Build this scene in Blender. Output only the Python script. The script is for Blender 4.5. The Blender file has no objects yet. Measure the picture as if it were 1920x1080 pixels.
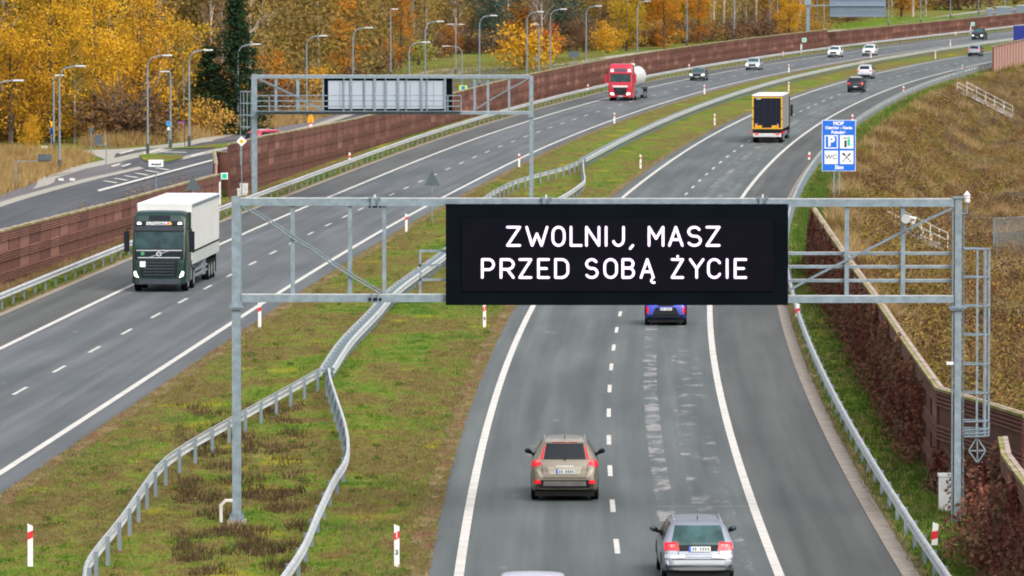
import bpy, math, random
import numpy as np
from mathutils import Vector, Matrix
from mathutils.bvhtree import BVHTree
random.seed(7); RS=np.random.RandomState(11)
sc=bpy.context.scene; col=sc.collection
# ------------------------------------------------------------------ survey of the site
F=11500.; H=14.6; PIT=math.atan(585/F); CP,SP=math.cos(PIT),math.sin(PIT)
def hz(Y): return .0078*25*np.logaddexp(0,(np.asarray(Y,float)-425)/25.)
def hs(Y): return float(hz(Y))
def G(px,py,dz=0.):
    """ground point (raised by dz) seen at a surveyed bearing"""
    v=(py-540)/F; k=SP+v*CP; q=CP-v*SP; Y=300.
    for _ in range(60):
        Y=.5*Y+.5*(H-hs(Y)-dz)/k*q
    return (Y/q*(px-960)/F,Y)
def P3(px,py,Y):
    v=(py-540)/F; t=Y/(CP-v*SP)
    return Vector((t*(px-960)/F,Y,H-t*(SP+v*CP)))
CL=[-1.3810901548819483,2.3913956560920973,10.42479575638804,21.61567859152592,-5.086456446026526]
CR=[0.4826244751512216,0.5044004297175773,-0.33844911310519243,10.154674870497118,22.403372390880683,14.532232896121695]
CJ=[-0.8914044020005825,1.906949751046377,1.6104990881485914,8.924666540533561,21.805808342188264,14.686128472949088]
def _sm(Y,a,b):
    t=np.clip((Y-a)/(b-a),0,1); return t*t*(3-2*t)
def xR(Y):
    Y=np.asarray(Y,float); Yc=np.clip(Y,135,1130); u=(Yc-450)/300
    a=np.polyval(CR,u); b=np.polyval(CJ,u); w=_sm(Yc,640,760); x=a*(1-w)+b*w
    du=1/300.
    sl=np.where(Y>1130,np.polyval(np.polyder(CJ),(1130-450)/300)/300,np.polyval(np.polyder(CR),(135-450)/300)/300)
    return x+(Y-Yc)*sl
def sR(Y): return (xR(np.asarray(Y)+1.)-xR(np.asarray(Y)-1.))/2
def xL(Y):
    Y=np.asarray(Y,float); Yc=np.clip(Y,135,2000)
    a=np.polyval(CL,(np.clip(Y,135,760)-450)/300); m=np.hypot(1,sR(Y)); b=xR(Y)-19.6*m
    w=_sm(Yc,480,600); return a*(1-w)+b*w
def sL(Y): return (xL(np.asarray(Y)+1.)-xL(np.asarray(Y)-1.))/2
def along(xf,off,Y):
    Y=np.asarray(Y,float); s=(xf(Y+1)-xf(Y-1))/2
    return xf(Y)+off*np.hypot(1,s)
def catmull(P,n=8):
    P=[Vector(p) for p in P]; Q=[P[0]*2-P[1]]+P+[P[-1]*2-P[-2]]; out=[]
    for i in range(1,len(Q)-2):
        a,b,c,d=Q[i-1],Q[i],Q[i+1],Q[i+2]
        for k in range(n):
            t=k/n; out.append(.5*((2*b)+(c-a)*t+(2*a-5*b+4*c-d)*t*t+(3*b-3*c+d-a)*t**3))
    out.append(P[-1]); return out
def resample(P,step):
    P=[Vector(p) for p in P]; out=[P[0].copy()]; acc=0
    for a,b in zip(P[:-1],P[1:]):
        L=(b-a).length
        if L<1e-9: continue
        d=step-acc
        while d<=L: out.append(a.lerp(b,d/L)); d+=step
        acc=L-(d-step)
    return out
# ------------------------------------------------------------------ materials
def lin(c): return tuple(((x/255)/12.92 if x/255<.04045 else ((x/255+.055)/1.055)**2.4) for x in c[:3])+(1,)
MC={}
def base(name,rough,metal,spec=.5):
    m=bpy.data.materials.new(name); m.use_nodes=True; nt=m.node_tree; b=nt.nodes['Principled BSDF']
    b.inputs['Roughness'].default_value=rough; b.inputs['Metallic'].default_value=metal; b.inputs['Specular IOR Level'].default_value=spec
    return m,nt,b
def coords(nt,kind='Object',stretch=(1,1,1),rot=0):
    t=nt.nodes.new('ShaderNodeTexCoord'); mp=nt.nodes.new('ShaderNodeMapping'); mp.inputs['Scale'].default_value=stretch; mp.inputs['Rotation'].default_value=(0,0,rot)
    nt.links.new(t.outputs[kind],mp.inputs['Vector']); return mp.outputs[0]
def noise(nt,vec,scale,detail=4,rough=.6,dist=0):
    n=nt.nodes.new('ShaderNodeTexNoise'); n.inputs['Scale'].default_value=scale; n.inputs['Detail'].default_value=detail; n.inputs['Roughness'].default_value=rough; n.inputs['Distortion'].default_value=dist
    nt.links.new(vec,n.inputs['Vector']); return n.outputs['Fac']
def ramp(nt,fac,stops,interp='LINEAR'):
    r=nt.nodes.new('ShaderNodeValToRGB'); r.color_ramp.interpolation=interp; e=r.color_ramp.elements
    while len(e)<len(stops): e.new(.5)
    for i,(p,c) in enumerate(stops): e[i].position=p; e[i].color=c if len(c)==4 else tuple(c)+(1,)
    nt.links.new(fac,r.inputs[0]); return r.outputs[0]
def mix(nt,a,b,fac,mode='MIX'):
    m=nt.nodes.new('ShaderNodeMix'); m.data_type='RGBA'; m.blend_type=mode
    for v,s in ((fac,0),(a,6),(b,7)):
        if hasattr(v,'is_linked') or hasattr(v,'links'): nt.links.new(v,m.inputs[s])
        else: m.inputs[s].default_value=v
    return m.outputs[2]
def mth(nt,op,a,b=0.,clamp=False):
    m=nt.nodes.new('ShaderNodeMath'); m.operation=op; m.use_clamp=clamp
    for i,v in enumerate((a,b)):
        if isinstance(v,(int,float)): m.inputs[i].default_value=v
        else: nt.links.new(v,m.inputs[i])
    return m.outputs[0]
def bump(nt,b,hgt,st,dist=.05):
    n=nt.nodes.new('ShaderNodeBump'); n.inputs['Strength'].default_value=st; n.inputs['Distance'].default_value=dist
    nt.links.new(hgt,n.inputs['Height']); nt.links.new(n.outputs[0],b.inputs['Normal'])
def M(name,c,rough=.6,metal=0.,var=.12,scale=3.,emit=0,spec=.5,detail=5,stretch=(1,1,1),bmp=0):
    if name in MC: return MC[name]
    m,nt,b=base(name,rough,metal,spec); v=coords(nt,stretch=stretch); n=noise(nt,v,scale,detail)
    lo=tuple(x*(1-var) for x in c[:3])+(1,); hi=tuple(min(1,x*(1+var)) for x in c[:3])+(1,)
    o=ramp(nt,n,[(.3,lo),(.7,hi)]); nt.links.new(o,b.inputs['Base Color'])
    if emit: nt.links.new(o,b.inputs['Emission Color']); b.inputs['Emission Strength'].default_value=emit
    if bmp: bump(nt,b,n,bmp)
    MC[name]=m; return m
def MN(name,stops,scale=1.,detail=6,rough=.9,stretch=(1,1,1),bmp=0,spec=.2,fine=None,objrand=0,trans=0,nrough=.65):
    if name in MC: return MC[name]
    m,nt,b=base(name,rough,0,spec); v=coords(nt,stretch=stretch); n=noise(nt,v,scale,detail,nrough)
    f=n
    if objrand:
        oi=nt.nodes.new('ShaderNodeObjectInfo'); f=mth(nt,'ADD',n,mth(nt,'MULTIPLY',mth(nt,'SUBTRACT',oi.outputs['Random'],.5),objrand))
    o=ramp(nt,f,stops)
    if fine:
        n2=noise(nt,v,fine[0],3); o=mix(nt,o,ramp(nt,n2,[(.3,(1-fine[1],)*3),(.7,(1+fine[1],)*3)]),1.,'MULTIPLY')
    nt.links.new(o,b.inputs['Base Color'])
    if bmp: bump(nt,b,n,bmp)
    if trans:
        tr=nt.nodes.new('ShaderNodeBsdfTranslucent'); nt.links.new(o,tr.inputs[0]); ms=nt.nodes.new('ShaderNodeMixShader'); ms.inputs[0].default_value=trans
        out=nt.nodes['Material Output']; nt.links.new(b.outputs[0],ms.inputs[1]); nt.links.new(tr.outputs[0],ms.inputs[2]); nt.links.new(ms.outputs[0],out.inputs['Surface'])
    MC[name]=m; return m
steel=M('galvanised_steel',(.23,.29,.33),.5,.35,.24,4.5,detail=8)
steel_b=M('bright_galvanised',(.58,.60,.60),.48,.35,.22,2.2,detail=8)
steel_d=M('dull_zinc',(.20,.25,.29),.6,.3,.12,3)
white=M('white_plastic',(.78,.78,.76),.45,0,.04,3)
whitep=M('white_paint',(.58,.555,.51),.7,0,.14,1.2,spec=.2)
red=M('red_reflector',(.62,.03,.04),.4,0,.05,3)
black=M('black_rubber',(.008,.008,.009),.8,0,.2,8,spec=.15)
darkpl=M('dark_plastic',(.010,.011,.014),.6,0,.1,4,spec=.2)
glass=M('tinted_glass',(.010,.013,.018),.12,0,.1,1,spec=.35)
glassg=M('green_glass',(.035,.085,.085),.12,0,.6,1.8,spec=.35)
alu=M('aluminium',(.55,.56,.57),.35,.7,.05,4)
concrete=MN('kerb_concrete',[(.25,(.20,.17,.145)),(.55,(.30,.26,.22)),(.8,(.38,.34,.30))],1.8,6,.9)
# ------------------------------------------------------------------ mesh helpers
def mesh(name,V,Fc,mats,mi=None,uv=None,smooth=False):
    me=bpy.data.meshes.new(name); me.from_pydata([tuple(v) for v in V],[],Fc)
    if not isinstance(mats,(list,tuple)): mats=[mats]
    for m in mats: me.materials.append(m)
    if mi is not None: me.polygons.foreach_set('material_index',mi)
    if uv is not None:
        u=me.uv_layers.new(name='UVMap'); li=np.zeros(len(me.loops),int); me.loops.foreach_get('vertex_index',li)
        u.data.foreach_set('uv',np.asarray(uv,float)[li].ravel())
    if smooth: me.polygons.foreach_set('use_smooth',[True]*len(me.polygons))
    me.update(); return me
def fastmesh(name,V,k,mat):
    """V: (n*k,3) array of separate k-gons"""
    n=len(V)//k; me=bpy.data.meshes.new(name); me.vertices.add(n*k); me.vertices.foreach_set('co',np.asarray(V,np.float32).ravel())
    me.loops.add(n*k); me.loops.foreach_set('vertex_index',np.arange(n*k,dtype=np.int32)); me.polygons.add(n)
    me.polygons.foreach_set('loop_start',np.arange(0,n*k,k,dtype=np.int32)); me.polygons.foreach_set('loop_total',np.full(n,k,np.int32))
    me.materials.append(mat); me.update(calc_edges=True); return me
def link(name,me,parent=None,**kw):
    o=bpy.data.objects.new(name,me); col.objects.link(o)
    if parent is not None: o.parent=parent
    for k,v in kw.items(): o[k]=v
    return o
def thing(name,label,cat,loc=(0,0,0),rz=0,group=None):
    o=bpy.data.objects.new(name,None); col.objects.link(o); o.location=loc; o.rotation_euler=(0,0,rz); o.empty_display_size=.3
    o['label']=label; o['category']=cat
    if group: o['group']=group
    return o
def dup(o,parent=None):
    c=o.copy(); col.objects.link(c); c.parent=parent
    for ch in list(o.children): dup(ch,c)
    return c
def place(o,loc,rz=0,label=None,group=None,s=None):
    o.location=loc; o.rotation_euler=(0,0,rz)
    if label: o['label']=label
    if group: o['group']=group
    if s: o.scale=(s,s,s) if isinstance(s,(int,float)) else s
    return o
class MB:
    def __init__(s): s.V=[];s.F=[];s.I=[];s.mats=[]
    def mi(s,m):
        if m not in s.mats: s.mats.append(m)
        return s.mats.index(m)
    def add(s,V,F,m,T=None):
        n=len(s.V); s.V+=[tuple(T@Vector(v)) if T else tuple(v) for v in V]; s.F+=[tuple(i+n for i in f) for f in F]; s.I+=[s.mi(m)]*len(F); return s
    def box(s,x0,x1,y0,y1,z0,z1,m,T=None):
        V=[(x,y,z) for z in (z0,z1) for y in (y0,y1) for x in (x0,x1)]
        return s.add(V,[(0,2,3,1),(4,5,7,6),(0,1,5,4),(2,6,7,3),(0,4,6,2),(1,3,7,5)],m,T)
    def bar(s,a,b,w,d,m,up=(0,0,1)):
        a,b=Vector(a),Vector(b); z=(b-a).normalized(); u=Vector(up)
        if abs(z.dot(u))>.95: u=Vector((0,1,0))
        x=u.cross(z).normalized(); y=z.cross(x)
        V=[p+x*(sx*w/2)+y*(sy*d/2) for p in (a,b) for sx,sy in ((-1,-1),(1,-1),(1,1),(-1,1))]
        return s.add(V,[(3,2,1,0),(4,5,6,7),(0,1,5,4),(1,2,6,5),(2,3,7,6),(3,0,4,7)],m)
    def tube(s,P,r,m,n=8,cap=True):
        P=[Vector(p) for p in P]; R=r if isinstance(r,(list,tuple)) else [r]*len(P); V=[];Fc=[];prev=None
        for i,p in enumerate(P):
            d=(P[min(i+1,len(P)-1)]-P[max(i-1,0)]).normalized()
            u=prev if prev is not None else (Vector((0,0,1)) if abs(d.z)<.9 else Vector((1,0,0)))
            x=(u-d*u.dot(d)).normalized(); prev=x; y=d.cross(x)
            V+=[p+(x*math.cos(2*math.pi*k/n)+y*math.sin(2*math.pi*k/n))*R[i] for k in range(n)]
        for i in range(len(P)-1):
            for k in range(n):
                a=i*n+k;b=i*n+(k+1)%n; Fc.append((a,b,b+n,a+n))
        if cap: Fc+=[tuple(range(n-1,-1,-1)),tuple(range((len(P)-1)*n,len(P)*n))]
        return s.add(V,Fc,m)
    def disc(s,c,r,m,ax='x',t=.02,n=20):
        c=Vector(c); d={'x':Vector((1,0,0)),'y':Vector((0,1,0)),'z':Vector((0,0,1))}[ax]
        return s.tube([c-d*t/2,c+d*t/2],r,m,n)
    def poly(s,pts,y,t,m):
        """flat polygon in the xz plane at depth y, thickness t towards +y"""
        n=len(pts); V=[(p[0],y,p[1]) for p in pts]+[(p[0],y+t,p[1]) for p in pts]
        return s.add(V,[tuple(range(n)),tuple(range(2*n-1,n-1,-1))]+[(i,i+n,(i+1)%n+n,(i+1)%n) for i in range(n)],m)
    def build(s,name,parent=None,smooth=False,**kw):
        return link(name,mesh(name,s.V,s.F,s.mats,s.I,smooth=smooth),parent,**kw)
def ribbon(name,xf,o0,o1,Y0,Y1,dz,mat,step=3.,parent=None,**kw):
    Y=np.arange(Y0,Y1+step*.5,step); A=[];B=[]
    a=along(xf,o0,Y);b=along(xf,o1,Y); z=hz(Y)+dz; s=(xf(Y+1)-xf(Y-1))/2; arc=np.concatenate([[0],np.cumsum(np.hypot(1,s[1:])*np.diff(Y))])+Y0
    V=[];uv=[]
    for i in range(len(Y)): V+=[(a[i],Y[i],z[i]),(b[i],Y[i],z[i])]; uv+=[(o0,arc[i]),(o1,arc[i])]
    Fc=[(2*i,2*i+1,2*i+3,2*i+2) for i in range(len(Y)-1)]
    return link(name,mesh(name,V,Fc,mat,uv=uv),parent,**kw)
def text_mesh(txt,size,mat,name='lettering',bold=0.,ext=.004):
    c=bpy.data.curves.new('t','FONT'); c.body=txt; c.size=size; c.align_x='CENTER'; c.align_y='CENTER'; c.extrude=ext; c.offset=bold
    o=bpy.data.objects.new('t',c); col.objects.link(o); dg=bpy.context.evaluated_depsgraph_get(); dg.update()
    me=bpy.data.meshes.new_from_object(o.evaluated_get(dg)); bpy.data.objects.remove(o); me.materials.clear(); me.materials.append(mat); me.name=name
    return me
# ------------------------------------------------------------------ camera, light
cam=bpy.data.cameras.new('Camera'); cam.sensor_width=36; cam.lens=F/1920*36; cam.clip_end=6000; cam.clip_start=1
co=bpy.data.objects.new('Camera',cam); col.objects.link(co); co.location=(0,0,H); co.rotation_euler=(math.pi/2-PIT,0,0); sc.camera=co
cam.dof.use_dof=True; cam.dof.focus_distance=190; cam.dof.aperture_fstop=6.3
SUN_E,SUN_A=math.radians(42),math.radians(150)   # elevation; azimuth clockwise from +Y
w=bpy.data.worlds.new('World'); sc.world=w; w.use_nodes=True; nt=w.node_tree; bg=nt.nodes['Background']
sk=nt.nodes.new('ShaderNodeTexSky'); sk.sky_type='NISHITA'; sk.sun_disc=False; sk.sun_elevation=SUN_E; sk.sun_rotation=SUN_A; sk.dust_density=4; sk.air_density=1
hsn=nt.nodes.new('ShaderNodeHueSaturation'); hsn.inputs['Saturation'].default_value=.28; nt.links.new(sk.outputs[0],hsn.inputs['Color']); tcw=nt.nodes.new('ShaderNodeTexCoord'); spw=nt.nodes.new('ShaderNodeSeparateXYZ'); nt.links.new(tcw.outputs['Generated'],spw.inputs[0])
gw=mth(nt,'ADD',.46,mth(nt,'MULTIPLY',mth(nt,'MAXIMUM',spw.outputs[2],0.),1.75)); vm=nt.nodes.new('ShaderNodeVectorMath'); vm.operation='SCALE'; nt.links.new(hsn.outputs[0],vm.inputs[0]); nt.links.new(gw,vm.inputs['Scale']); nt.links.new(vm.outputs[0],bg.inputs[0]); bg.inputs[1].default_value=.15
sl=bpy.data.lights.new('Sun','SUN'); sl.energy=.8; sl.angle=math.radians(38); sl.color=(1,.95,.88); so=bpy.data.objects.new('Sun',sl); col.objects.link(so)
d=Vector((math.sin(SUN_A)*math.cos(SUN_E),math.cos(SUN_A)*math.cos(SUN_E),math.sin(SUN_E))); so.rotation_euler=d.to_track_quat('Z','Y').to_euler()
sc.view_settings.view_transform='Standard'; sc.view_settings.look='None'; sc.view_settings.gamma=1; sc.view_settings.exposure=.28
sc.cycles.filter_width=1.9; sc.cycles.max_bounces=6; sc.cycles.transparent_max_bounces=8
# ------------------------------------------------------------------ ground sheet
offs=np.array([-900,-500,-320,-220,-160,-120,-95,-80,-70,-60,-52,-45,-40,-36,-33,-30,-28.5,-27,-26,-20,-14,-12,-10,-8,-6,-4,0,4,6,7,8,9,10.2,11.2,12.4,13.6,15,16.5,18,20,22,25,28,32,36,42,50,60,75,95,120,160,230,350,600],float)
def dropf(off,Y):
    """how far the land falls away outside the right carriageway"""
    t=np.clip((off-10.2)/8.,0,1); d=4.6*(t*t*(3-2*t)); return d
def zg(x,y):
    s=float(sR(y)); off=(x-float(xR(y)))/math.hypot(1,s); return hs(y)-float(dropf(off,y))
Ys=np.concatenate([np.arange(40,140,10),np.arange(140,460,3),np.arange(460,1200,4),np.arange(1200,1700,20),[1800,2000,2400,3000,4500,7000]])
V=[];nx=len(offs)
for y in Ys:
    yc=min(y,1300.); X=along(xR,0,yc)+offs*np.hypot(1,sR(yc)); z=hz(min(y,1500))-dropf(offs,y)+max(0,y-2000)*.006
    for i in range(nx):
        wob=0.
        if offs[i]>13: wob=.35*math.sin(y*.11+offs[i]*.35)+.25*math.sin(y*.05-offs[i]*.2)+.15*math.sin(y*.43+offs[i]*1.3)
        V.append((X[i],y,z[i]+wob*min(1,max(0,(offs[i]-13)/6)) if hasattr(z,'__len__') else z))
Fc=[(j*nx+i,j*nx+i+1,(j+1)*nx+i+1,(j+1)*nx+i) for j in range(len(Ys)-1) for i in range(nx-1)]
m,nt,b=base('meadow_ground',.95,0,.1)
v=coords(nt,stretch=(1,.45,1)); n1=noise(nt,v,.16,6,.62,.6); n2=noise(nt,v,.9,6,.7,.4); n3=noise(nt,coords(nt,stretch=(1,.6,1)),6,5,.75)
f=mth(nt,'ADD',mth(nt,'MULTIPLY',mth(nt,'SUBTRACT',n1,.008),.45),mth(nt,'ADD',mth(nt,'MULTIPLY',n2,.35),mth(nt,'MULTIPLY',n3,.2)))
c=ramp(nt,f,[(.36,(.030,.070,.010)),(.43,(.080,.150,.014)),(.48,(.15,.20,.025)),(.505,(.20,.16,.045)),(.53,(.12,.085,.034)),(.548,(.19,.14,.045)),(.575,(.10,.15,.02)),(.63,(.30,.19,.085))])
c=mix(nt,c,ramp(nt,n3,[(.3,(.6,.6,.6)),(.7,(1.35,1.35,1.3))]),1.,'MULTIPLY')
mg=ramp(nt,noise(nt,coords(nt,stretch=(1,.5,1)),.33,4,.5),[(.62,(0,0,0)),(.68,(1,1,1))])
c=mix(nt,c,(.34,.32,.015,1),mth(nt,'MULTIPLY',mg,.5))
nt.links.new(c,b.inputs['Base Color']); bump(nt,b,n3,.6,.12)
MC['ground']=m
# far land is duller: the embankment foot has its own soil material by offset
m2=MN('weedy_soil',[(.35,(.05,.038,.018)),(.5,(.10,.065,.03)),(.62,(.15,.10,.045)),(.7,(.08,.08,.02))],.35,7,.95,(1,.6,1),.5,fine=(5,.35))
mi=[1 if offs[k%(nx-1)]>=10.2 else 0 for k in range(len(Fc))]
link('ground',mesh('ground',V,Fc,[m,m2],mi,smooth=True),kind='structure')
# ------------------------------------------------------------------ asphalt
def asphalt(name,c0,c1,blotch=None,seams=()):
    m,nt,b=base(name,.62,0,.35)
    t=nt.nodes.new('ShaderNodeTexCoord'); mp=nt.nodes.new('ShaderNodeMapping'); mp.inputs['Scale'].default_value=(1.0,.025,1); nt.links.new(t.outputs['UV'],mp.inputs[0])
    st=noise(nt,mp.outputs[0],1.3,4,.6)
    mp2=nt.nodes.new('ShaderNodeMapping'); mp2.inputs['Scale'].default_value=(.25,.04,1); nt.links.new(t.outputs['UV'],mp2.inputs[0])
    pt=noise(nt,mp2.outputs[0],1.,5,.6); fn=noise(nt,t.outputs['UV'],9,4,.8)
    f=mth(nt,'ADD',mth(nt,'MULTIPLY',st,.5),mth(nt,'MULTIPLY',pt,.5))
    c=ramp(nt,f,[(.40,c0),(.60,c1)])
    wt=nt.nodes.new('ShaderNodeMapping'); wt.inputs['Scale'].default_value=(1.,.004,1); nt.links.new(t.outputs['UV'],wt.inputs[0]); c=mix(nt,c,ramp(nt,noise(nt,wt.outputs[0],1.6,3,.5),[(.35,(.84,.84,.85)),(.65,(1.12,1.12,1.12))]),1.,'MULTIPLY')
    c=mix(nt,c,ramp(nt,fn,[(.3,(.86,.86,.86)),(.7,(1.12,1.12,1.12))]),1.,'MULTIPLY')
    sp=nt.nodes.new('ShaderNodeSeparateXYZ'); nt.links.new(t.outputs['UV'],sp.inputs[0])
    if blotch:
        for (u0,wd,thr,sc_) in blotch:
            du=mth(nt,'ABSOLUTE',mth(nt,'SUBTRACT',sp.outputs[0],u0)); w_=mth(nt,'MULTIPLY',mth(nt,'SUBTRACT',wd,du),5.,True)
            mp3=nt.nodes.new('ShaderNodeMapping'); mp3.inputs['Scale'].default_value=(1.,.42,1); nt.links.new(t.outputs['UV'],mp3.inputs[0])
            n=noise(nt,mp3.outputs[0],sc_,9,.78,.0)
            k=mth(nt,'ADD',n,mth(nt,'MULTIPLY',mth(nt,'SUBTRACT',w_,1.),.35)); mk=ramp(nt,k,[(thr,(0,0,0)),(thr+.06,(1,1,1))])
            lg=ramp(nt,noise(nt,mp2.outputs[0],.9,3,.5),[(.45,(0,0,0)),(.52,(1,1,1))])
            c=mix(nt,c,(.34,.32,.31,1),mth(nt,'MULTIPLY',mth(nt,'MULTIPLY',mk,lg),.75))
    for (u0,u1,v0,wd) in seams:
        a=mth(nt,'LESS_THAN',mth(nt,'ABSOLUTE',mth(nt,'SUBTRACT',sp.outputs[1],v0)),wd)
        bb=mth(nt,'MULTIPLY',mth(nt,'GREATER_THAN',sp.outputs[0],u0),mth(nt,'LESS_THAN',sp.outputs[0],u1))
        c=mix(nt,c,(.42,.40,.38,1),mth(nt,'MULTIPLY',mth(nt,'MULTIPLY',a,bb),.45))
    nt.links.new(c,b.inputs['Base Color']); bump(nt,b,fn,.25,.02); return m
aspR=asphalt('asphalt_right_lanes',(.074,.087,.084),(.122,.136,.131),[(1.45,.42,.50,1.1),(2.75,.75,.545,1.0),(-2.2,1.,.60,1.)],[(1.2,7,168.2,.05)])
aspL=asphalt('asphalt_left_lanes',(.078,.088,.090),(.130,.138,.144),[(-1.6,.8,.60,.8)])
aspS=asphalt('asphalt_shoulder',(.064,.066,.062),(.102,.104,.099),[(5.2,1.2,.64,.9)])
aspN=asphalt('asphalt_new_local',(.055,.058,.066),(.085,.088,.097))
aspC=asphalt('asphalt_cycle',(.12,.11,.112),(.16,.145,.15))
S={'kind':'structure'}
Y0,Y1=60,1300
ribbon('motorway_road',xR,-4.75,4.0,Y0,Y1,.03,aspR,**S)
ribbon('hard_shoulder',xR,4.0,6.85,Y0,Y1,.03,aspS,**S)
ribbon('motorway_road',xL,-3.9,4.75,Y0,Y1,.03,aspL,**S)
ribbon('hard_shoulder',xL,-6.55,-3.9,Y0,Y1,.03,aspS,**S)
ribbon('drainage_gutter',xR,6.85,7.28,Y0,Y1,.05,concrete,**S)
ribbon('drainage_gutter',xL,-6.9,-6.55,Y0,Y1,.05,concrete,**S)
# worn earth and thatch along the road edges
edge=MN('roadside_earth',[(.3,(.10,.06,.035)),(.42,(.22,.13,.07)),(.52,(.14,.13,.04)),(.6,(.28,.19,.10)),(.7,(.12,.13,.03))],1.1,8,.95,(1,.4,1),.5)
def ragged(name,xf,o,wd,Y0,Y1,sgn):
    Y=np.arange(Y0,Y1,.3); V=[];n=len(Y); r=RS.rand(n,2)
    for i,y in enumerate(Y):
        a=o+sgn*(-.12*r[i,0]); bb=o+sgn*(wd*(.7+.3*math.sin(y*.9)*math.sin(y*.23)+.3*r[i,1])); V+=[(float(along(xf,a,y)),y,hs(y)+.038),(float(along(xf,bb,y)),y,hs(y)+.025)]
    link(name,mesh(name,V,[(2*i,2*i+1,2*i+3,2*i+2) for i in range(n-1)],edge),kind='structure')
ragged('ground',xR,-4.75,.5,100,1000,-1); ragged('ground',xL,4.75,.5,100,1000,1)
ragged('ground',xL,-6.9,.35,100,900,-1); ragged('ground',xR,7.28,.3,100,900,1)
# painted markings
def marks(xf,solids,dash,first,Yend):
    for o in solids: ribbon('road_marking',xf,o-.12,o+.12,Y0,Y1,.042,whitep,**S)
    Y=np.arange(Y0,Yend,.5); s=(xf(Y+1)-xf(Y-1))/2; arc=np.concatenate([[0],np.cumsum(np.hypot(1,s[1:])*.5)])
    a0=np.interp(first,Y,arc); a=a0-2-12*40; V=[];Fc=[]
    while a<arc[-1]-5:
        if a>0:
            ys=np.interp([a,a+2,a+4],arc,Y); k=len(V)
            for y in ys: V+=[(float(along(xf,dash-.07,y)),y,hs(y)+.042),(float(along(xf,dash+.07,y)),y,hs(y)+.042)]
            Fc+=[(k,k+1,k+3,k+2),(k+2,k+3,k+5,k+4)]
        a+=12
    link('road_marking',mesh('road_marking',V,Fc,whitep),kind='structure')
marks(xR,(-3.93,3.87),0,G(1149,951)[1],1150); marks(xL,(-3.75,3.75),0,G(177,657)[1],1150)
# ------------------------------------------------------------------ local road behind the wall
def px_poly(name,pts,dz,mat,**kw):
    W=[G(*p) for p in pts]; V=[(x,y,hs(y)+dz) for x,y in W]
    import mathutils.geometry as g
    tris=g.tessellate_polygon([[Vector((x,y,0)) for x,y in W]]); uv=[(x,y) for x,y in W]
    return link(name,mesh(name,V,[tuple(t) for t in tris],mat,uv=uv),**kw)
lp=[G(*p) for p in [(-260,480),(0,390),(90,362),(183,337),(240,324),(420,282),(573,243),(640,224)]]+[(-8.8,690),(-4.5,770)]
for y in np.arange(800,1401,50): lp.append((float(along(xL,-26-(y-800)*.02,y)),float(y)))
LPc=catmull([(x,y,0) for x,y in lp],10); LPX=np.array([p.x for p in LPc]); LPY=np.array([p.y for p in LPc]); o_=np.argsort(LPY)
def xP(Y): return np.interp(Y,LPY[o_],LPX[o_])
pave=MN('pale_paving',[(.3,(.30,.28,.24)),(.7,(.40,.37,.32))],2.,5,.9)
ribbon('local_road',xP,0,9.2,300,1380,.03,aspN,4,**S)
ribbon('pavement',xP,-1.0,0,300,1380,.05,pave,4,**S)
ribbon('cycle_path',xP,-4.2,-1.0,300,1380,.035,aspC,4,**S)
ribbon('pavement',xP,-5.9,-4.2,300,1380,.05,pave,4,**S)
px_poly('pavement',[(69,348),(70,337),(122,328),(160,316),(200,302),(173,291),(134,290),(155,283),(240,280),(330,270),(400,262),(400,266),(330,275),(243,284),(218,289),(214,296),(230,304),(160,318),(104,336),(102,343),(90,349),(60,357)],.06,pave,**S)
px_poly('local_road',[(113,285),(150,281),(240,283),(300,276),(446,262),(480,258),(480,275),(400,290),(240,324),(225,312),(240,300),(215,296),(218,289),(160,283)],.045,aspN,**S)
px_poly('grass_island',[(260,293),(279,290),(346,293),(342,299),(305,307),(272,305)],.10,MC['ground'],**S)
px_poly('grass_island',[(303,280),(354,277),(403,272),(446,268),(436,274),(413,279),(321,281)],.10,MC['ground'],**S)
px_poly('road_marking',[(182,358),(398,300.5),(399,303),(186,361)],.07,whitep,**S)
for q in ([(267,289),(300,281.5),(304,282.5),(272,291)],[(355,293.5),(382,287),(385,288.5),(360,295.5)],[(222,289),(250,282.5),(253,283.5),(226,290.5)],[(207,313),(224,308),(227,309.5),(212,314.5)],[(226,313),(243,308),(246,309.5),(231,314.5)],[(300,286),(350,287),(350,288),(300,287)]):
    px_poly('road_marking',q,.075,whitep,**S)
for k in range(6):
    x=192+k*19.5; y=341-k*4.9; px_poly('road_marking',[(x,y),(x+5,y-.5),(x+30,y+3.2),(x+24,y+4.2)],.07,whitep,**S)
for x in (109,130): px_poly('road_marking',[(x,336),(x+10,336),(x+11,341),(x+1,341)],.075,whitep,**S)
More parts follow.
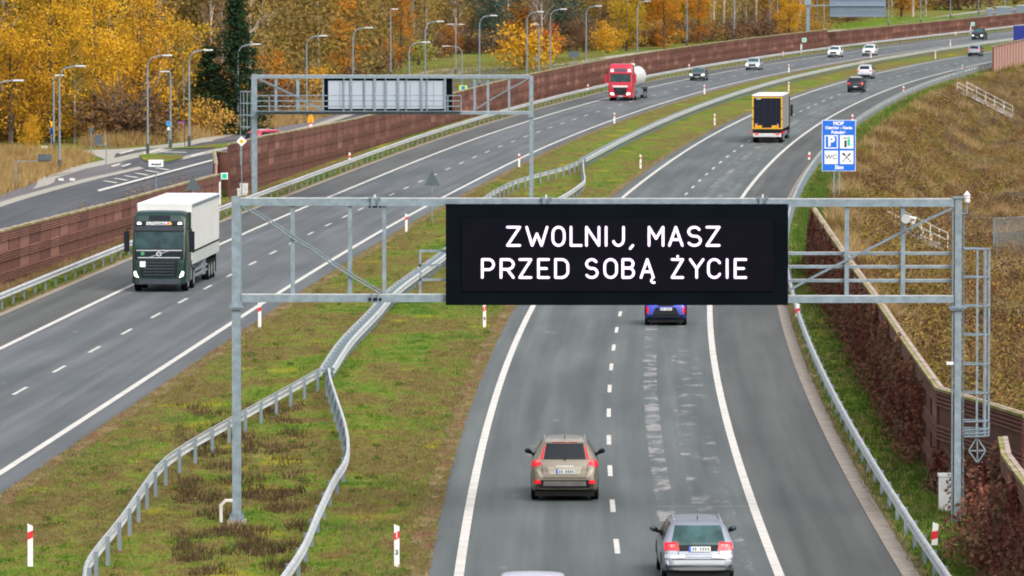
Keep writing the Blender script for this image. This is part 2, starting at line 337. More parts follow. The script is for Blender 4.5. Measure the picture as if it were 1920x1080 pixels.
# ------------------------------------------------------------------ noise walls
brick=[M('wall_dark',(.135,.050,.036),.85,0,.22,1.5,bmp=.3),M('wall_mid',(.19,.078,.055),.85,0,.2,1.4,bmp=.3),M('wall_light',(.26,.12,.085),.85,0,.18,1.4,bmp=.3),M('wall_rib',(.24,.105,.075),.85,0,.2,1.8)]
cap=MN('mossy_cap',[(.35,(.16,.16,.03)),(.5,(.28,.25,.10)),(.65,(.42,.34,.26))],.8,5,.9)
capw=MN('pale_cap',[(.35,(.24,.18,.14)),(.5,(.40,.31,.26)),(.65,(.48,.39,.34))],1.6,7,.9)
pink=M('pale_pink_panel',(.46,.27,.22),.85,0,.12,1.2,stretch=(4,4,.3))
def wall_bay(mb,p,q,zb,zt,rowh,side,colr,ribs=True,capm=cap):
    """one bay from p to q; side=+1: face to the right of p->q"""
    p=Vector((p[0],p[1],0)); q=Vector((q[0],q[1],0)); u=(q-p).normalized(); n=Vector((u.y,-u.x,0))*side; L=(q-p).length
    T=Matrix(((u.x,n.x,0,p.x),(u.y,n.y,0,p.y),(0,0,1,0),(0,0,0,1)))
    z=zt; r=0
    while z>zb+.02:
        z0=max(zb,z-rowh); mb.box(0.02,L-.02,-.12,0,z0,z-.004,colr[min(r,len(colr)-1)],T)
        if ribs:
            for k in range(4):
                zz=z-.03-k*.115
                if zz-.05>zb: mb.box(.02,L-.02,0.,.075,zz-.062,zz,brick[3] if colr[min(r,len(colr)-1)]!=brick[0] else brick[1],T)
        z=z0; r+=1
    mb.box(-.02,.05,-.16,.055,zb,zt-.02,brick[0],T)
    mb.box(0,L-.01,-.02,.10,zt,zt+.08,capm,T); mb.box(0,L-.01,-.15,-.022,zt-.05,zt+.095,capw,T)
def wall(name,label,pts,zt,rowh,side,nmax,drop=0,ribs=True,seed=1,group=None,capm=cap,faceonly=None,zbf=None):
    t=thing(name,label,'noise wall',(0,0,0)); R=random.Random(seed); rest=MB(); cc=[brick[0]]*3
    for i in range(len(pts)-1):
        p,q=pts[i],pts[i+1]; mb=MB() if i<nmax else rest
        if R.random()<.75 or i%3==0: pass
        cc=[faceonly or R.choice([brick[1]]*6+[brick[2]]*2+[brick[0]]*2 if r_==0 and p[1]<760 else [brick[0]]*7+[brick[1]]*(3 if r_<2 else 1)+[brick[2]]*(1 if r_<2 else 0)) for r_ in range(5)]
        zq=hs((p[1]+q[1])/2); zb=(zbf(p,q) if zbf else zq-.1)
        wall_bay(mb,p,q,zb,zq+zt(p[1]) if callable(zt) else zq+zt,rowh,side,cc,ribs,capm)
        if i<nmax: mb.build('panel',t)
    if len(pts)-1>nmax: rest.build('panel',t,kind='stuff')
    return t
def pl(xf,off,Y0,Y1,step):
    Y=np.arange(Y0,Y1,.5); X=along(xf,off,Y); return [(p.x,p.y) for p in resample([(x,y,0) for x,y in zip(X,Y)],step)]
wp=pl(xL,-9.2,262,388,4.0)
wall('noise_wall','red-brown ribbed concrete noise wall with mossy stepped top, nearest left section ending at the emergency exit',wp,lambda y:float(np.interp(y,[262,300,330,390],[2.95,2.62,2.35,2.02])),.93,1,99,seed=3)
wq=pl(xL,-10.3,403,1180,4.0)
def xLw(Y): return xL(Y)
wall('noise_wall','long red-brown noise wall curving behind the left carriageway from the far gantry to the horizon',wq,lambda y:float(np.interp(y,[400,425,445,480,520,600,800,905,906,1180],[3.45,3.35,3.1,2.75,2.5,2.8,2.9,2.9,2.5,2.5])),1.0,1,96,seed=5)
# the staggered exit between both walls
e0=wp[-1]; e1=wq[0]
t=thing('exit_wall','short pale pink noise wall return beside the emergency exit','noise wall')
for (a,bq) in (((401,288),(441,292)),((401,288),(404,312))):
    A=G(a[0],a[1],2.4);B_=G(bq[0],bq[1],2.4); mb=MB(); wall_bay(mb,A,B_,hs(A[1])-.1,hs(A[1])+2.5,2.6,1,[pink],False); mb.build('panel',t)
# right hand wall, ivy covered
rp=[G(*p,2.75) for p in [(1523,392),(1560,447),(1600,505),(1640,560),(1700,650),(1760,735)]]
rr=resample([(x,y,0) for x,y in rp][::-1],4.0); rr=[(p.x,p.y) for p in rr]
wall('noise_wall','brown noise wall with a pale pink back running beside the right shoulder behind the large gantry',rr,2.8,.95,-1,60,seed=8)
rc=P3(1760,735,rp[-1][1]); k1=G(1925,787,2.75)
j=[(rp[-1][0],rp[-1][1]),( (rp[-1][0]+k1[0])/2,(rp[-1][1]+k1[1])/2),k1,(k1[0]+3,k1[1]+3)]
wall('noise_wall','dark ribbed noise wall section turning right behind the gantry ladder',j,2.8,.95,1,60,seed=9,faceonly=brick[0],zbf=lambda p,q:-2.5)
n0=G(1878,828,2.75); n1=G(1885,862,2.75); n2=G(1935,930,2.75); n3=G(1990,1010,2.75)
wall('noise_wall','nearest right noise wall with mossy cap and pink back at the lower right edge',[n3,n2,n1,n0],2.8,.95,-1,60,seed=10)
mb=MB(); t=thing('noise_wall','pale pink noise wall closing the far right end of the embankment','noise wall')
Yq=np.arange(700,900,1.); ps=960+along(xR,9.6,Yq)*F/Yq; Yst=float(Yq[int(np.argmin(abs(ps-1862)))]); fp=pl(xR,9.6,Yst,960,4.0)
for i in range(len(fp)-1):
    mb=MB(); wall_bay(mb,fp[i],fp[i+1],hs(fp[i][1])-.9,hs(fp[i][1])+float(np.interp(fp[i][1],[Yst,900],[3.2,3.5])),6,1,[pink],False); mb.build('panel',t)
# ------------------------------------------------------------------ guard rails
PROF=[(0.0,.75),(.045,.735),(.08,.69),(.08,.66),(.02,.615),(.02,.575),(.08,.53),(.08,.50),(.045,.455),(0,.44)]
def rail_mesh(mb,P,side,m=steel_b,off=0.,zoff=0.):
    P=[Vector(p) for p in P]; k=len(PROF); V=[];Fc=[]
    for i,p in enumerate(P):
        d=(P[min(i+1,len(P)-1)]-P[max(i-1,0)]); d.z=0; d.normalize(); n=Vector((d.y,-d.x,0))*side; z=hs(p.y)
        V+=[p+n*(off+a)+Vector((0,0,z+b_+zoff-p.z)) for a,b_ in PROF]
        V+=[p+n*(off+a-.012)+Vector((0,0,z+b_+zoff-p.z-.002)) for a,b_ in PROF]
    K=2*k
    for i in range(len(P)-1):
        for j in range(k-1):
            a=i*K+j; Fc+=[(a,a+1,a+1+K,a+K),(a+k,a+k+K,a+k+1+K,a+k+1)]
        Fc+=[(i*K,i*K+K,i*K+K+k,i*K+k),(i*K+k-1,i*K+K-1,i*K+K-1+K,i*K+k-1+K)]
    mb.add(V,Fc,m)
pm=MB().box(-.05,.05,-.04,.04,-.1,.72,steel_d).box(-.055,.055,-.045,.045,.70,.712,steel)
post_me=mesh('post',pm.V,pm.F,pm.mats,pm.I)
pm.box(-.2,.2,-.035,.035,.60,.70,steel); post2_me=mesh('post',pm.V,pm.F,pm.mats,pm.I)
def guardrail(label,P,side,step=4.,double=False,nmax=100,near_first=True,tall=0):
    """P: centre line; side: which side the beam faces (+1 right of travel along P)"""
    t=thing('guardrail',label,'guardrail'); P=[Vector((p[0],p[1],0)) for p in P]
    mb=MB(); rail_mesh(mb,P,side,off=.06 if not double else .2); mb.build('rail',t)
    if double:
        mb=MB(); rail_mesh(mb,P,-side,off=.2); mb.build('rail',t)
    pts=resample(P,step); rest=MB(); pts.sort(key=lambda p:p.y)
    for i,p in enumerate(pts):
        if i<nmax:
            o=link('post',post2_me if double else post_me,t); o.location=(p.x,p.y,hs(p.y))
        else: rest.box(p.x-.05,p.x+.05,p.y-.04,p.y+.04,hs(p.y)-.1,hs(p.y)+.72,steel_d)
    if len(pts)>nmax: rest.build('post',t,kind='stuff')
    return t
def cw(L,dz=.75,n=6): return [(p.x,p.y) for p in catmull([(*G(*q,dz),0) for q in L],n)]
guardrail('silver guardrail along the outer left shoulder below the red-brown noise wall',pl(xL,-7.35,225,1180,3.),1,4.)
guardrail('silver guardrail along the right shoulder beside the green verge',pl(xR,7.6,100,1150,3.),-1,4.)
JX=(612,689)
br_l=[(90,1240),(160,1090),(175,1040),(237,960),(300,872),(350,832),(422,790),(540,725),(606,688)]
br_r=[(440,1190),(518,1085),(562,1020),(590,957),(620,895),(641,862),(647,832),(641,790),(625,740),(614,705),(612,689)]
guardrail('left branch of the split median guardrail curving left around the gantry pole',cw(br_l),-1,4.)
guardrail('right branch of the split median guardrail bending past the near gantry pole',cw(br_r),1,4.)
mid=[(612,689),(648,636),(700,582),(741,538),(835,470),(858,446)]
guardrail('double-sided median guardrail between the two gantries, partly behind the message board',cw(mid),1,2.,double=True)
guardrail('left branch of the median guardrail at the far gantry pole',cw([(858,446),(885,410),(910,369),(960,340),(1000,327),(1060,311),(1090,299)]),-1,4.)
guardrail('right branch of the median guardrail with a kink beyond the message board',cw([(858,446),(950,415),(1047,369),(1085,345),(1094,335),(1092,318),(1091,299)],n=5),1,4.)
mx=G(1092,297,.75)
far_=[(mx[0],mx[1])]+pl(xR,-9.7,mx[1]+25,1150,4.)
guardrail('long double-sided median guardrail curving away between both carriageways to the horizon',[(p.x,p.y) for p in catmull([(x,y,0) for x,y in far_[::3]],3)],1,2.,double=True)
# ------------------------------------------------------------------ near gantry with message board
YG=163.5; S_=YG/F   # metres per surveyed unit
def gx(px): return P3(px,540,YG).x
def gz(py): return P3(960,py,YG).z
def bx(mb,x0,x1,y0,y1,t,m,dy=0,Y=YG):
    A=P3(x0,y1,Y);B_=P3(x1,y0,Y); return mb.box(A.x,B_.x,Y-t/2+dy,Y+t/2+dy,A.z,B_.z,m)
def seg(mb,a,b,w,m,dy=0,Y=YG,d=None):
    A=P3(*a,Y);B_=P3(*b,Y); A.y+=dy;B_.y+=dy; return mb.bar(A,B_,w,d or w,m,up=(0,1,0))
g=thing('sign_gantry','grey steel gantry spanning the right carriageway and carrying the lit message board','gantry')
mb=MB(); bx(mb,436,451,368,985,.24,steel); bx(mb,451.5,453,386,552,.20,steel_d)
bx(mb,430,458,573,577,.42,steel_d); bx(mb,432,456,578,580,.38,steel); bx(mb,433,437,566,573,.3,steel_d); bx(mb,451,455,564,573,.3,steel_d)
mb.build('post',g)
mb=MB(); bx(mb,427,462,974,990,.6,concrete); bx(mb,431,457,968,973.5,.42,steel)
for k in (433,441,448,455): bx(mb,k-1,k+1,962,968,.05,steel_d,-.17); bx(mb,k-1,k+1,962,968,.05,steel_d,.17)
mb.build('base_plate',g)
mb=MB(); bx(mb,1788,1803,372,990,.26,steel); bx(mb,1783,1787.6,392,985,.16,steel_d); bx(mb,1778,1812,574,578,.45,steel_d); bx(mb,1780,1808,579,581,.4,steel); bx(mb,1785,1806,368.5,371.6,.34,steel)
mb.build('post',g)
mb=MB()
for (a,b_,t0,t1) in ((451,703,372,385.5),(703,1024,372.3,385.8),(1024,1430,372.8,386.2),(1430,1788,373.3,387.3)):
    bx(mb,a+.3,b_-.3,t0,t1,.26,steel); bx(mb,a+.3,b_-.3,t0-1.4,t0-.05,.27,steel_b)
for x in (703,1024,1430):
    bx(mb,x-7,x-5,368,390,.4,steel_d); bx(mb,x+5,x+7,368,390,.4,steel_d); bx(mb,x-12,x+12,386.6,389.4,.34,darkpl); bx(mb,x-2,x+2,365,371,.3,steel_b)
    for k in (-9,9): bx(mb,x+k-1.5,x+k+1.5,370,373,.42,steel_d)
mb.build('top_beam',g)
mb=MB(); bx(mb,453.5,836,552.5,566,.26,steel); bx(mb,453.5,836,551,552.4,.27,steel_b); mb.build('bottom_beam',g); mb=MB(); bx(mb,1477,1787.5,555,567.5,.26,steel); bx(mb,1477,1787.5,553.6,554.9,.27,steel_b); mb.build('bottom_beam',g); mb=MB()
bx(mb,697,699,549,570,.4,steel_d); bx(mb,708,710,549,570,.4,steel_d); bx(mb,691,716,558,563,.34,darkpl); mb.build('joint',g)
for x,w_ in ((549,7.5),(656.5,7.5),(720.5,7),(1587.5,8.5),(1693,8.5)):
    mb=MB(); bx(mb,x-w_/2,x+w_/2,386.5,554,.12,steel); mb.build('strut',g)
def brace(P_,Y=YG,parent=g,r=.022):
    pts=[P3(x,y,Y) for x,y in P_]
    for q in pts: q.y-=.11
    mb=MB(); mb.tube(pts,r,steel,6); pts2=[p+Vector((.05,.0,.055)) for p in pts]; mb.tube(pts2,r*.8,steel_d,6); mb.build('brace',parent)
brace([(455,388),(480,401),(515,423),(549,447),(585,468),(615,490),(665,522),(715,551)])
brace([(1786,391),(1737,413),(1690,436),(1640,462),(1590,487),(1530,517),(1478,545)])
mb=MB(); bx(mb,786,790,472,552,.06,steel)
for y in (470,497,524): bx(mb,786,836,y-1.8,y+2.4,.06,steel); 
mb.build('handrail',g)
mb=MB()
for y in (476,501,527): bx(mb,1477,1788,y-2.6,y+2.6,.07,steel,.18); bx(mb,1477,1788,y-3.4,y-2.65,.075,steel_b,.18)
mb.build('handrail',g)
# ladder with safety cage on the outer post
mb=MB(); bx(mb,1805.5,1808.5,392,975,.05,steel_d); bx(mb,1805.5,1808.5,392,975,.05,steel_d,.45)
for y in range(400,975,22): 
    A=P3(1807,y,YG); mb.bar(A,A+Vector((0,.45,0)),.025,.025,steel)
mb.build('ladder',g)
mb=MB(); x0,x1=gx(1808),gx(1856); r=(x1-x0)
for y in (467,520,574,628,683,737,790,805,812,818):
    z=gz(y); pts=[Vector((x0+r*math.sin(a)**.7 if a<math.pi else x0,YG+.22-.36*math.cos(a),z)) for a in [i*math.pi/12 for i in range(13)]]; mb.tube(pts,.022,steel,5)
for a in (.28,.5,.72):
    aa=a*math.pi; X_=x0+r*math.sin(aa)**.7; Yv=YG+.22-.36*math.cos(aa); mb.bar((X_,Yv,gz(818)),(X_,Yv,gz(466)),.055,.02,steel)
X_=gx(1832); mb.bar((X_,YG-.1,gz(818)),(X_,YG-.1,gz(466)),.055,.02,steel)
mb.build('safety_cage',g)
mb=MB(); D=[(1832,820),(1848,845),(1833,868),(1816,845)]
for i in range(4): seg(mb,D[i],D[(i+1)%4],.03,steel)
seg(mb,D[0],D[2],.03,steel); seg(mb,D[1],D[3],.03,steel); mb.build('ladder_gate',g)
# message board
lcd=M('board_face',(.005,.005,.009),.8,0,.1,2,spec=.04); lcf=M('board_frame',(.003,.005,.008),.8,0,.2,1,spec=.04)
mb=MB(); bx(mb,836,1477,382,571,.62,lcf,-.0); t=thing('message_board','wide black electronic message board with two rows of white letters','display board'); mb.build('housing',t)
mb=MB(); bx(mb,866,1449,408,545,.03,lcd,-.33)
mb.build('screen',t)
led,nt,b=base('lit_diodes',.5,0); v=coords(nt,'Object'); 
ck=nt.nodes.new('ShaderNodeTexVoronoi'); ck.inputs['Scale'].default_value=26; ck.inputs['Randomness'].default_value=0; nt.links.new(v,ck.inputs['Vector'])
r_=ramp(nt,ck.outputs['Distance'],[(.3,(1.,.93,1.)),(.62,(.55,.45,.62))]); nt.links.new(r_,b.inputs['Emission Color']); nt.links.new(r_,b.inputs['Base Color']); b.inputs['Emission Strength'].default_value=1.15
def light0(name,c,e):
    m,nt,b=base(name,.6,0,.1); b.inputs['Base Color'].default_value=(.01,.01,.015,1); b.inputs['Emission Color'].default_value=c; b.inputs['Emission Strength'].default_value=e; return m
def arc(cx,cy,rx,ry,a0,a1,n=12): return [(cx+rx*math.cos(math.radians(a0+(a1-a0)*i/n)),cy-ry*math.sin(math.radians(a0+(a1-a0)*i/n))) for i in range(n+1)]
GL={ # strokes in a unit cell, x right, y down
'Z':[[(0,0),(1,0),(0,1),(1,1)]],'L':[[(0,0),(0,1),(1,1)]],'N':[[(0,1),(0,0),(1,1),(1,0)]],'I':[[(.5,0),(.5,1)]],
'W':[[(0,0),(.27,1),(.5,.36),(.73,1),(1,0)]],'M':[[(0,1),(0,0),(.5,.62),(1,0),(1,1)]],'A':[[(0,1),(.5,0),(1,1)],[(.17,.68),(.83,.68)]],
'E':[[(1,0),(0,0),(0,1),(1,1)],[(0,.5),(.8,.5)]],'Y':[[(0,0),(.5,.5),(1,0)],[(.5,.5),(.5,1)]],
'O':[arc(.5,.35,.5,.35,180,0)+arc(.5,.65,.5,.35,0,-180)+[(0,.35)]],
'C':[arc(.5,.33,.5,.33,25,180)+arc(.5,.67,.5,.33,180,335)],
'J':[[(1,0),(1,.66)]+arc(.5,.66,.5,.34,0,-160)],
'S':[arc(.5,.26,.46,.26,30,180,8)+arc(.55,.26,.5,.24,180,250,4)+arc(.5,.74,.5,.26,70,-150,12)],
'P':[[(0,1),(0,0),(.55,0)]+arc(.55,.28,.45,.28,90,-90)+[(0,.56)]],
'R':[[(0,1),(0,0),(.55,0)]+arc(.55,.27,.45,.27,90,-90)+[(0,.54)],[(.5,.54),(1,1)]],
'D':[[(0,0),(.5,0)]+arc(.5,.36,.5,.36,90,0,6)+arc(.5,.64,.5,.36,0,-90,6)+[(0,1),(0,0)]],
'B':[[(0,.47),(0,0),(.55,0)]+arc(.55,.235,.4,.235,90,-90)+[(0,.47),(.55,.47)]+arc(.55,.735,.45,.265,90,-90)+[(0,1),(0,.47)]],
',':[[(1,0),(0,1)]]}
halo=light0('painted_glow_fringe',(.30,.12,.42,1),.16)  # violet glow round the letters, painted as wider emissive strokes behind them
def strokes(mb,ch,x0,x1,y0,y1,wd,mat,Y=YG,dy=-.36):
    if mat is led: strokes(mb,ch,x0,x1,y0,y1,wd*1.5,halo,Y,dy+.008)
    for st in GL[ch]:
        pts=[(x0+p[0]*(x1-x0),y0+p[1]*(y1-y0)) for p in st]
        W_=[P3(*p,Y) for p in pts]
        for a,b_ in zip(W_[:-1],W_[1:]):
            d=b_-a; d.y=0
            if d.length<1e-5: continue
            n=Vector((d.z,0,-d.x)).normalized()*wd/2; k=len(mb.V)
            mb.add([(p.x,Y+dy,p.z) for p in (a+n,b_+n,b_-n,a-n)],[(0,1,2,3)],mat)
        for j,a in enumerate(W_):
            mb.add([(a.x+wd/2*math.cos(q*math.pi/4),Y+dy-.0015,a.z+wd/2*math.sin(q*math.pi/4)) for q in range(8)],[tuple(range(8))],mat)
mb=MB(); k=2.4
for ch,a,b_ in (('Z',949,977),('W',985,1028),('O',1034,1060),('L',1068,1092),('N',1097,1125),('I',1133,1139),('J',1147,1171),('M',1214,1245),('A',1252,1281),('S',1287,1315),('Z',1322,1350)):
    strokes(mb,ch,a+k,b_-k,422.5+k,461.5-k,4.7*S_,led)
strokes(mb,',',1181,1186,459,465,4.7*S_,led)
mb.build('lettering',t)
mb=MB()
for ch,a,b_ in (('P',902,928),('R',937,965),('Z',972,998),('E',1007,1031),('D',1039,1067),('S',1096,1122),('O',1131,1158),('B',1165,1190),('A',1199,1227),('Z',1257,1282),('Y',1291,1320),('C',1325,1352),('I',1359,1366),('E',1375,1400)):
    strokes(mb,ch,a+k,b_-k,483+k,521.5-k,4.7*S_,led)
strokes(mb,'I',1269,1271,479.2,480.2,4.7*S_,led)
W_=[(1224,519),(1221,523),(1220.5,527),(1224,529),(1228,528)]
for a,b_ in zip(W_[:-1],W_[1:]):
    A=P3(*a,YG);B_=P3(*b_,YG); d=B_-A; n=Vector((d.z,0,-d.x)).normalized()*.03; mb.add([(p.x,YG-.361,p.z) for p in (A+n,B_+n,B_-n,A-n)],[(0,1,2,3)],led)
mb.build('lettering',t)
# things fixed to the gantry
t=thing('radar_sensor','round white dish sensor clamped to the upright right of the message board','sensor')
mb=MB(); c=P3(1700,409,YG); c.y-=.3; mb.tube([c+Vector((-.05,-.14,0)),c+Vector((-.03,-.06,0)),c+Vector((0,.03,0)),c+Vector((0,.08,0))],[.125,.12,.10,.05],M('dish_grey',(.5,.5,.5),.5,0,.1,4),16); mb.build('dish',t)
mb=MB(); mb.tube([c+Vector((0,.08,0)),c+Vector((-.05,.2,-.05)),c+Vector((-.1,.28,-.05))],.03,steel_d,6); mb.tube([c+Vector((.05,-.04,.05)),c+Vector((.22,-.02,0)),c+Vector((.16,0,-.13))],.03,white,6); mb.build('bracket',t)
t=thing('weather_sensor','white louvred weather sensor on a small bracket at the top right of the gantry','sensor')
mb=MB(); c=P3(1813,380,YG)
for i,(r,zz) in enumerate(((.08,0),(.10,.05),(.10,.09),(.085,.1),(.105,.14),(.105,.17),(.08,.18),(.11,.22),(.05,.29),(.02,.33))): pass
mb.tube([c+Vector((0,0,q)) for q in (0,.03,.08,.11)],[.07,.085,.085,.09],white,14); mb.tube([c+Vector((0,0,q)) for q in (.12,.13,.16,.17)],[.07,.095,.095,.08],white,14); mb.tube([c+Vector((0,0,q)) for q in (.19,.2,.26,.31)],[.07,.1,.05,.02],white,14); mb.build('shield',t)
mb=MB(); mb.tube([c,c+Vector((0,0,-.28)),P3(1804,401,YG)],.025,steel,6); mb.build('bracket',t)
t=thing('luminaire','small flat white lamp on the right gantry post above the cabinet','lamp')
mb=MB(); bx(mb,1774,1787,678,683,.2,white,-.1); mb.build('housing',t); mb=MB(); bx(mb,1786,1789,680,684,.08,steel_d); mb.build('bracket',t)
def cabinet(label,px,py,w_,h_,dp,group=None):
    x,y=G(px,py); t=thing('control_cabinet',label,'cabinet',(x,y,zg(x,y)),group=group); mt=M('cabinet_grey',(.60,.62,.62),.5,0,.05,2)
    MB().box(-w_/2,w_/2,-dp/2,dp/2,0,h_-.08,mt).build('body',t); MB().box(-w_/2-.02,w_/2+.02,-dp/2-.03,dp/2+.02,h_-.08,h_,mt).build('lid',t)
    MB().box(-w_/2+.05,w_/2-.05,-dp/2-.012,-dp/2-.002,.55*h_,h_-.12,M('cab_door',(.52,.54,.54),.5,0,.05,2)).box(w_/2-.1,w_/2-.07,-dp/2-.03,-dp/2-.012,.6*h_,.68*h_,darkpl).build('door',t); return t
cabinet('white control cabinet standing in the grass beside the right gantry post',1771,957,.33,1.02,.3)
cabinet('taller pale cabinet near the left post of the far gantry',457.5,374,.5,1.05,.35); cabinet('short pale cabinet left of the taller one near the far gantry',449.5,375,.3,.75,.3)
# protective hoop at the near pole
t=thing('steel_hoop','bent white steel hoop in the grass left of the near gantry pole','guard hoop'); mb=MB(); q=[P3(*p,YG-.3) for p in ((414,980),(414,948),(423,939),(436,939))]; mb.tube(q,.05,M('hoop_paint',(.58,.55,.5),.6,0,.1,3),6); mb.build('tube',t)
# ------------------------------------------------------------------ far gantry, seen from behind
Y2=401.
g=thing('sign_gantry','grey steel gantry spanning the left carriageway, showing the back of its board','gantry')
def b2(mb,x0,x1,y0,y1,t,m,dy=0): return bx(mb,x0,x1,y0,y1,t,m,dy,Y2)
mb=MB(); b2(mb,472,482,139,374,.3,steel); b2(mb,469,485,216,219,.5,steel_d); mb.build('post',g)
mb=MB(); b2(mb,992.5,1000,142,392,.26,steel); b2(mb,990,1002,217,220,.45,steel_d); mb.build('post',g)
mb=MB(); b2(mb,482,992.5,141,147,.26,steel); b2(mb,482,992.5,140.2,140.9,.27,steel_b); mb.build('top_beam',g)
mb=MB(); b2(mb,482,992.5,209,214.5,.26,steel); b2(mb,482,992.5,208.2,208.9,.27,steel_b); mb.build('bottom_beam',g)
for x,w_ in ((517.5,5),(558.5,6),(606,3),(890,4.5),(915,4.5),(954.5,4)):
    mb=MB(); b2(mb,x-w_/2,x+w_/2,147,209,.12,steel); mb.build('strut',g)
brace([(484,148),(520,165),(552,180),(606,209)],Y2,g,.03); brace([(990,148),(950,170),(915,190),(888,208)],Y2,g,.03)
mb=MB()
for y in (178.5,188.5,198.5): b2(mb,482,866,y-.9,y+.9,.06,steel,-1.1)
for x in (506,645,684,723,762,801,840,865): b2(mb,x-1,x+1,178,209,.06,steel,-1.1)
mb.build('handrail',g)
mb=MB(); b2(mb,482,866,207.6,208.4,1.1,steel_d,-.56); mb.build('walkway',g)
mb=MB()
for y in (172,194,216,238): 
    z=P3(460,y,Y2).z; xa,xb=P3(450,y,Y2).x,P3(471,y,Y2).x; mb.tube([Vector(((xa+xb)/2+(xb-xa)/2*math.cos(a),Y2+.35*math.sin(a),z)) for a in [i*math.pi/6 for i in range(13)]],.035,steel,5)
for x,dy in ((451,0),(457,-.3),(463.5,-.3),(470,0)): A=P3(x,172,Y2+dy);B_=P3(x,244 if dy else 310,Y2+dy); mb.bar(A,B_,.05,.03,steel)
mb.build('safety_cage',g)
t=thing('message_board','message board seen from behind, pale panels in a black frame on the far gantry','display board')
mb=MB(); b2(mb,607,848,145,210,.5,lcf,.35); mb.build('housing',t)
pg=M('pale_grey_panel',(.40,.44,.50),.45,.1,.05,.6)
for i in range(5):
    a=615.5+i*44.; mb=MB(); b2(mb,a,a+43,151.5,204,.06,pg,.05); b2(mb,a+21,a+22,154,201,.02,steel_d,.01); mb.build('panel',t)
mb=MB()
for x in (658.5,702.5,746.5,790.5,834.5): b2(mb,x-2.2,x+2.2,147.5,208.5,.12,steel,-.05)
for x in (645,684,723,762,801): b2(mb,x-.9,x+.9,147.5,208.5,.08,steel_d,-.12)
mb.build('stiffener',t)
# ------------------------------------------------------------------ distant cantilever sign
Y3=905.
g=thing('cantilever_sign','huge grey-blue ribbed sign back on a cantilever post beyond the noise wall','road sign')
def b3(mb,x0,x1,y0,y1,t,m,dy=0): return bx(mb,x0,x1,y0,y1,t,m,dy,Y3)
slate=M('slate_sign_back',(.16,.22,.29),.55,.2,.1,.4); mb=MB(); b3(mb,1511.5,1518.5,10,66,.5,steel_d); b3(mb,1508,1521,-40,10,.9,steel); mb.build('post',g)
mb=MB(); b3(mb,1521,1660,9.3,11.2,.2,steel); b3(mb,1521,1660,-30,-27,.2,steel); mb.build('arm',g)
mb=MB(); b3(mb,1556,1661,-40,31.5,.12,slate,.3)
for y in (-8,0,16,20.5,24.5): b3(mb,1556,1661,y-.6,y+.5,.08,steel_d,.19)
mb.build('panel',g)
# ------------------------------------------------------------------ service area sign
t=thing('service_sign','blue motorway service area sign with parking, fuel, WC and restaurant symbols','road sign'); YS=395.
bl=M('sign_blue',(.0,.13,.62),.5,0,.04,1); wht=M('sign_white',(.80,.82,.84),.5,0,.03,1); blk=M('sign_black',(.01,.02,.03),.5,0,.03,1); grn=M('sign_green',(.0,.50,.26),.5,0,.03,1)
def b4(mb,x0,x1,y0,y1,t_,m,dy=0): return bx(mb,x0,x1,y0,y1,t_,m,dy,YS)
mb=MB(); b4(mb,1541,1604.5,225,321,.03,wht); b4(mb,1542,1603.5,226,320,.01,bl,-.025); mb.build('panel',t)
for x in (1564,1574): mb=MB(); b4(mb,x-1.4,x+1.4,226,392,.09,steel,.08); mb.build('post',t)
mb=MB()
for a,b_ in ((1546,253.5),(1575,253.5),(1546,282.5),(1575,282.5)): b4(mb,a,a+25,b_,b_+25,.006,wht,-.034)
b4(mb,1548,1569,255.5,276.5,.004,bl,-.041)
mb.build('symbol_plate',t)
mb=MB(); b4(mb,1583,1587.5,263,276,.004,blk,-.041); b4(mb,1581,1588,258,260,.004,blk,-.041); b4(mb,1589,1594,260.5,274,.004,grn,-.041); b4(mb,1588.5,1593.5,256.5,259.5,.004,MC['sign_green'],-.042)
for a,b_,w_ in (((1579,304),(1590,292),.05),((1590,292),(1594.5,287.5),.11),((1596,304),(1584,291),.05),((1584,291),(1580,287),.13)): seg(mb,a,b_,w_,blk,-.045,YS,.004)
mb.build('symbol',t)
def txt(s,px,py,size,bold,m,parent,Y=YS,dy=-.04,sx=1.):
    o=link('lettering',text_mesh(s,size,m,bold=bold),parent); p=P3(px,py,Y); o.location=(p.x,p.y+dy,p.z); o.rotation_euler=(math.pi/2,0,0); o.scale=(sx,1,1)
txt('MOP',1572,231.6,.32,.014,wht,t); txt('Ostrów - Kania',1572.5,239.6,.27,.010,wht,t,sx=1.02); txt('Południe',1572.5,248.2,.27,.010,wht,t); txt('5km',1573.5,314,.33,.014,wht,t)
txt('P',1558.5,266,.86,.03,wht,t,dy=-.048); txt('WC',1558.5,294.5,.42,.006,M('sign_grey',(.05,.1,.1),.5,0,.03,1),t,sx=1.05)
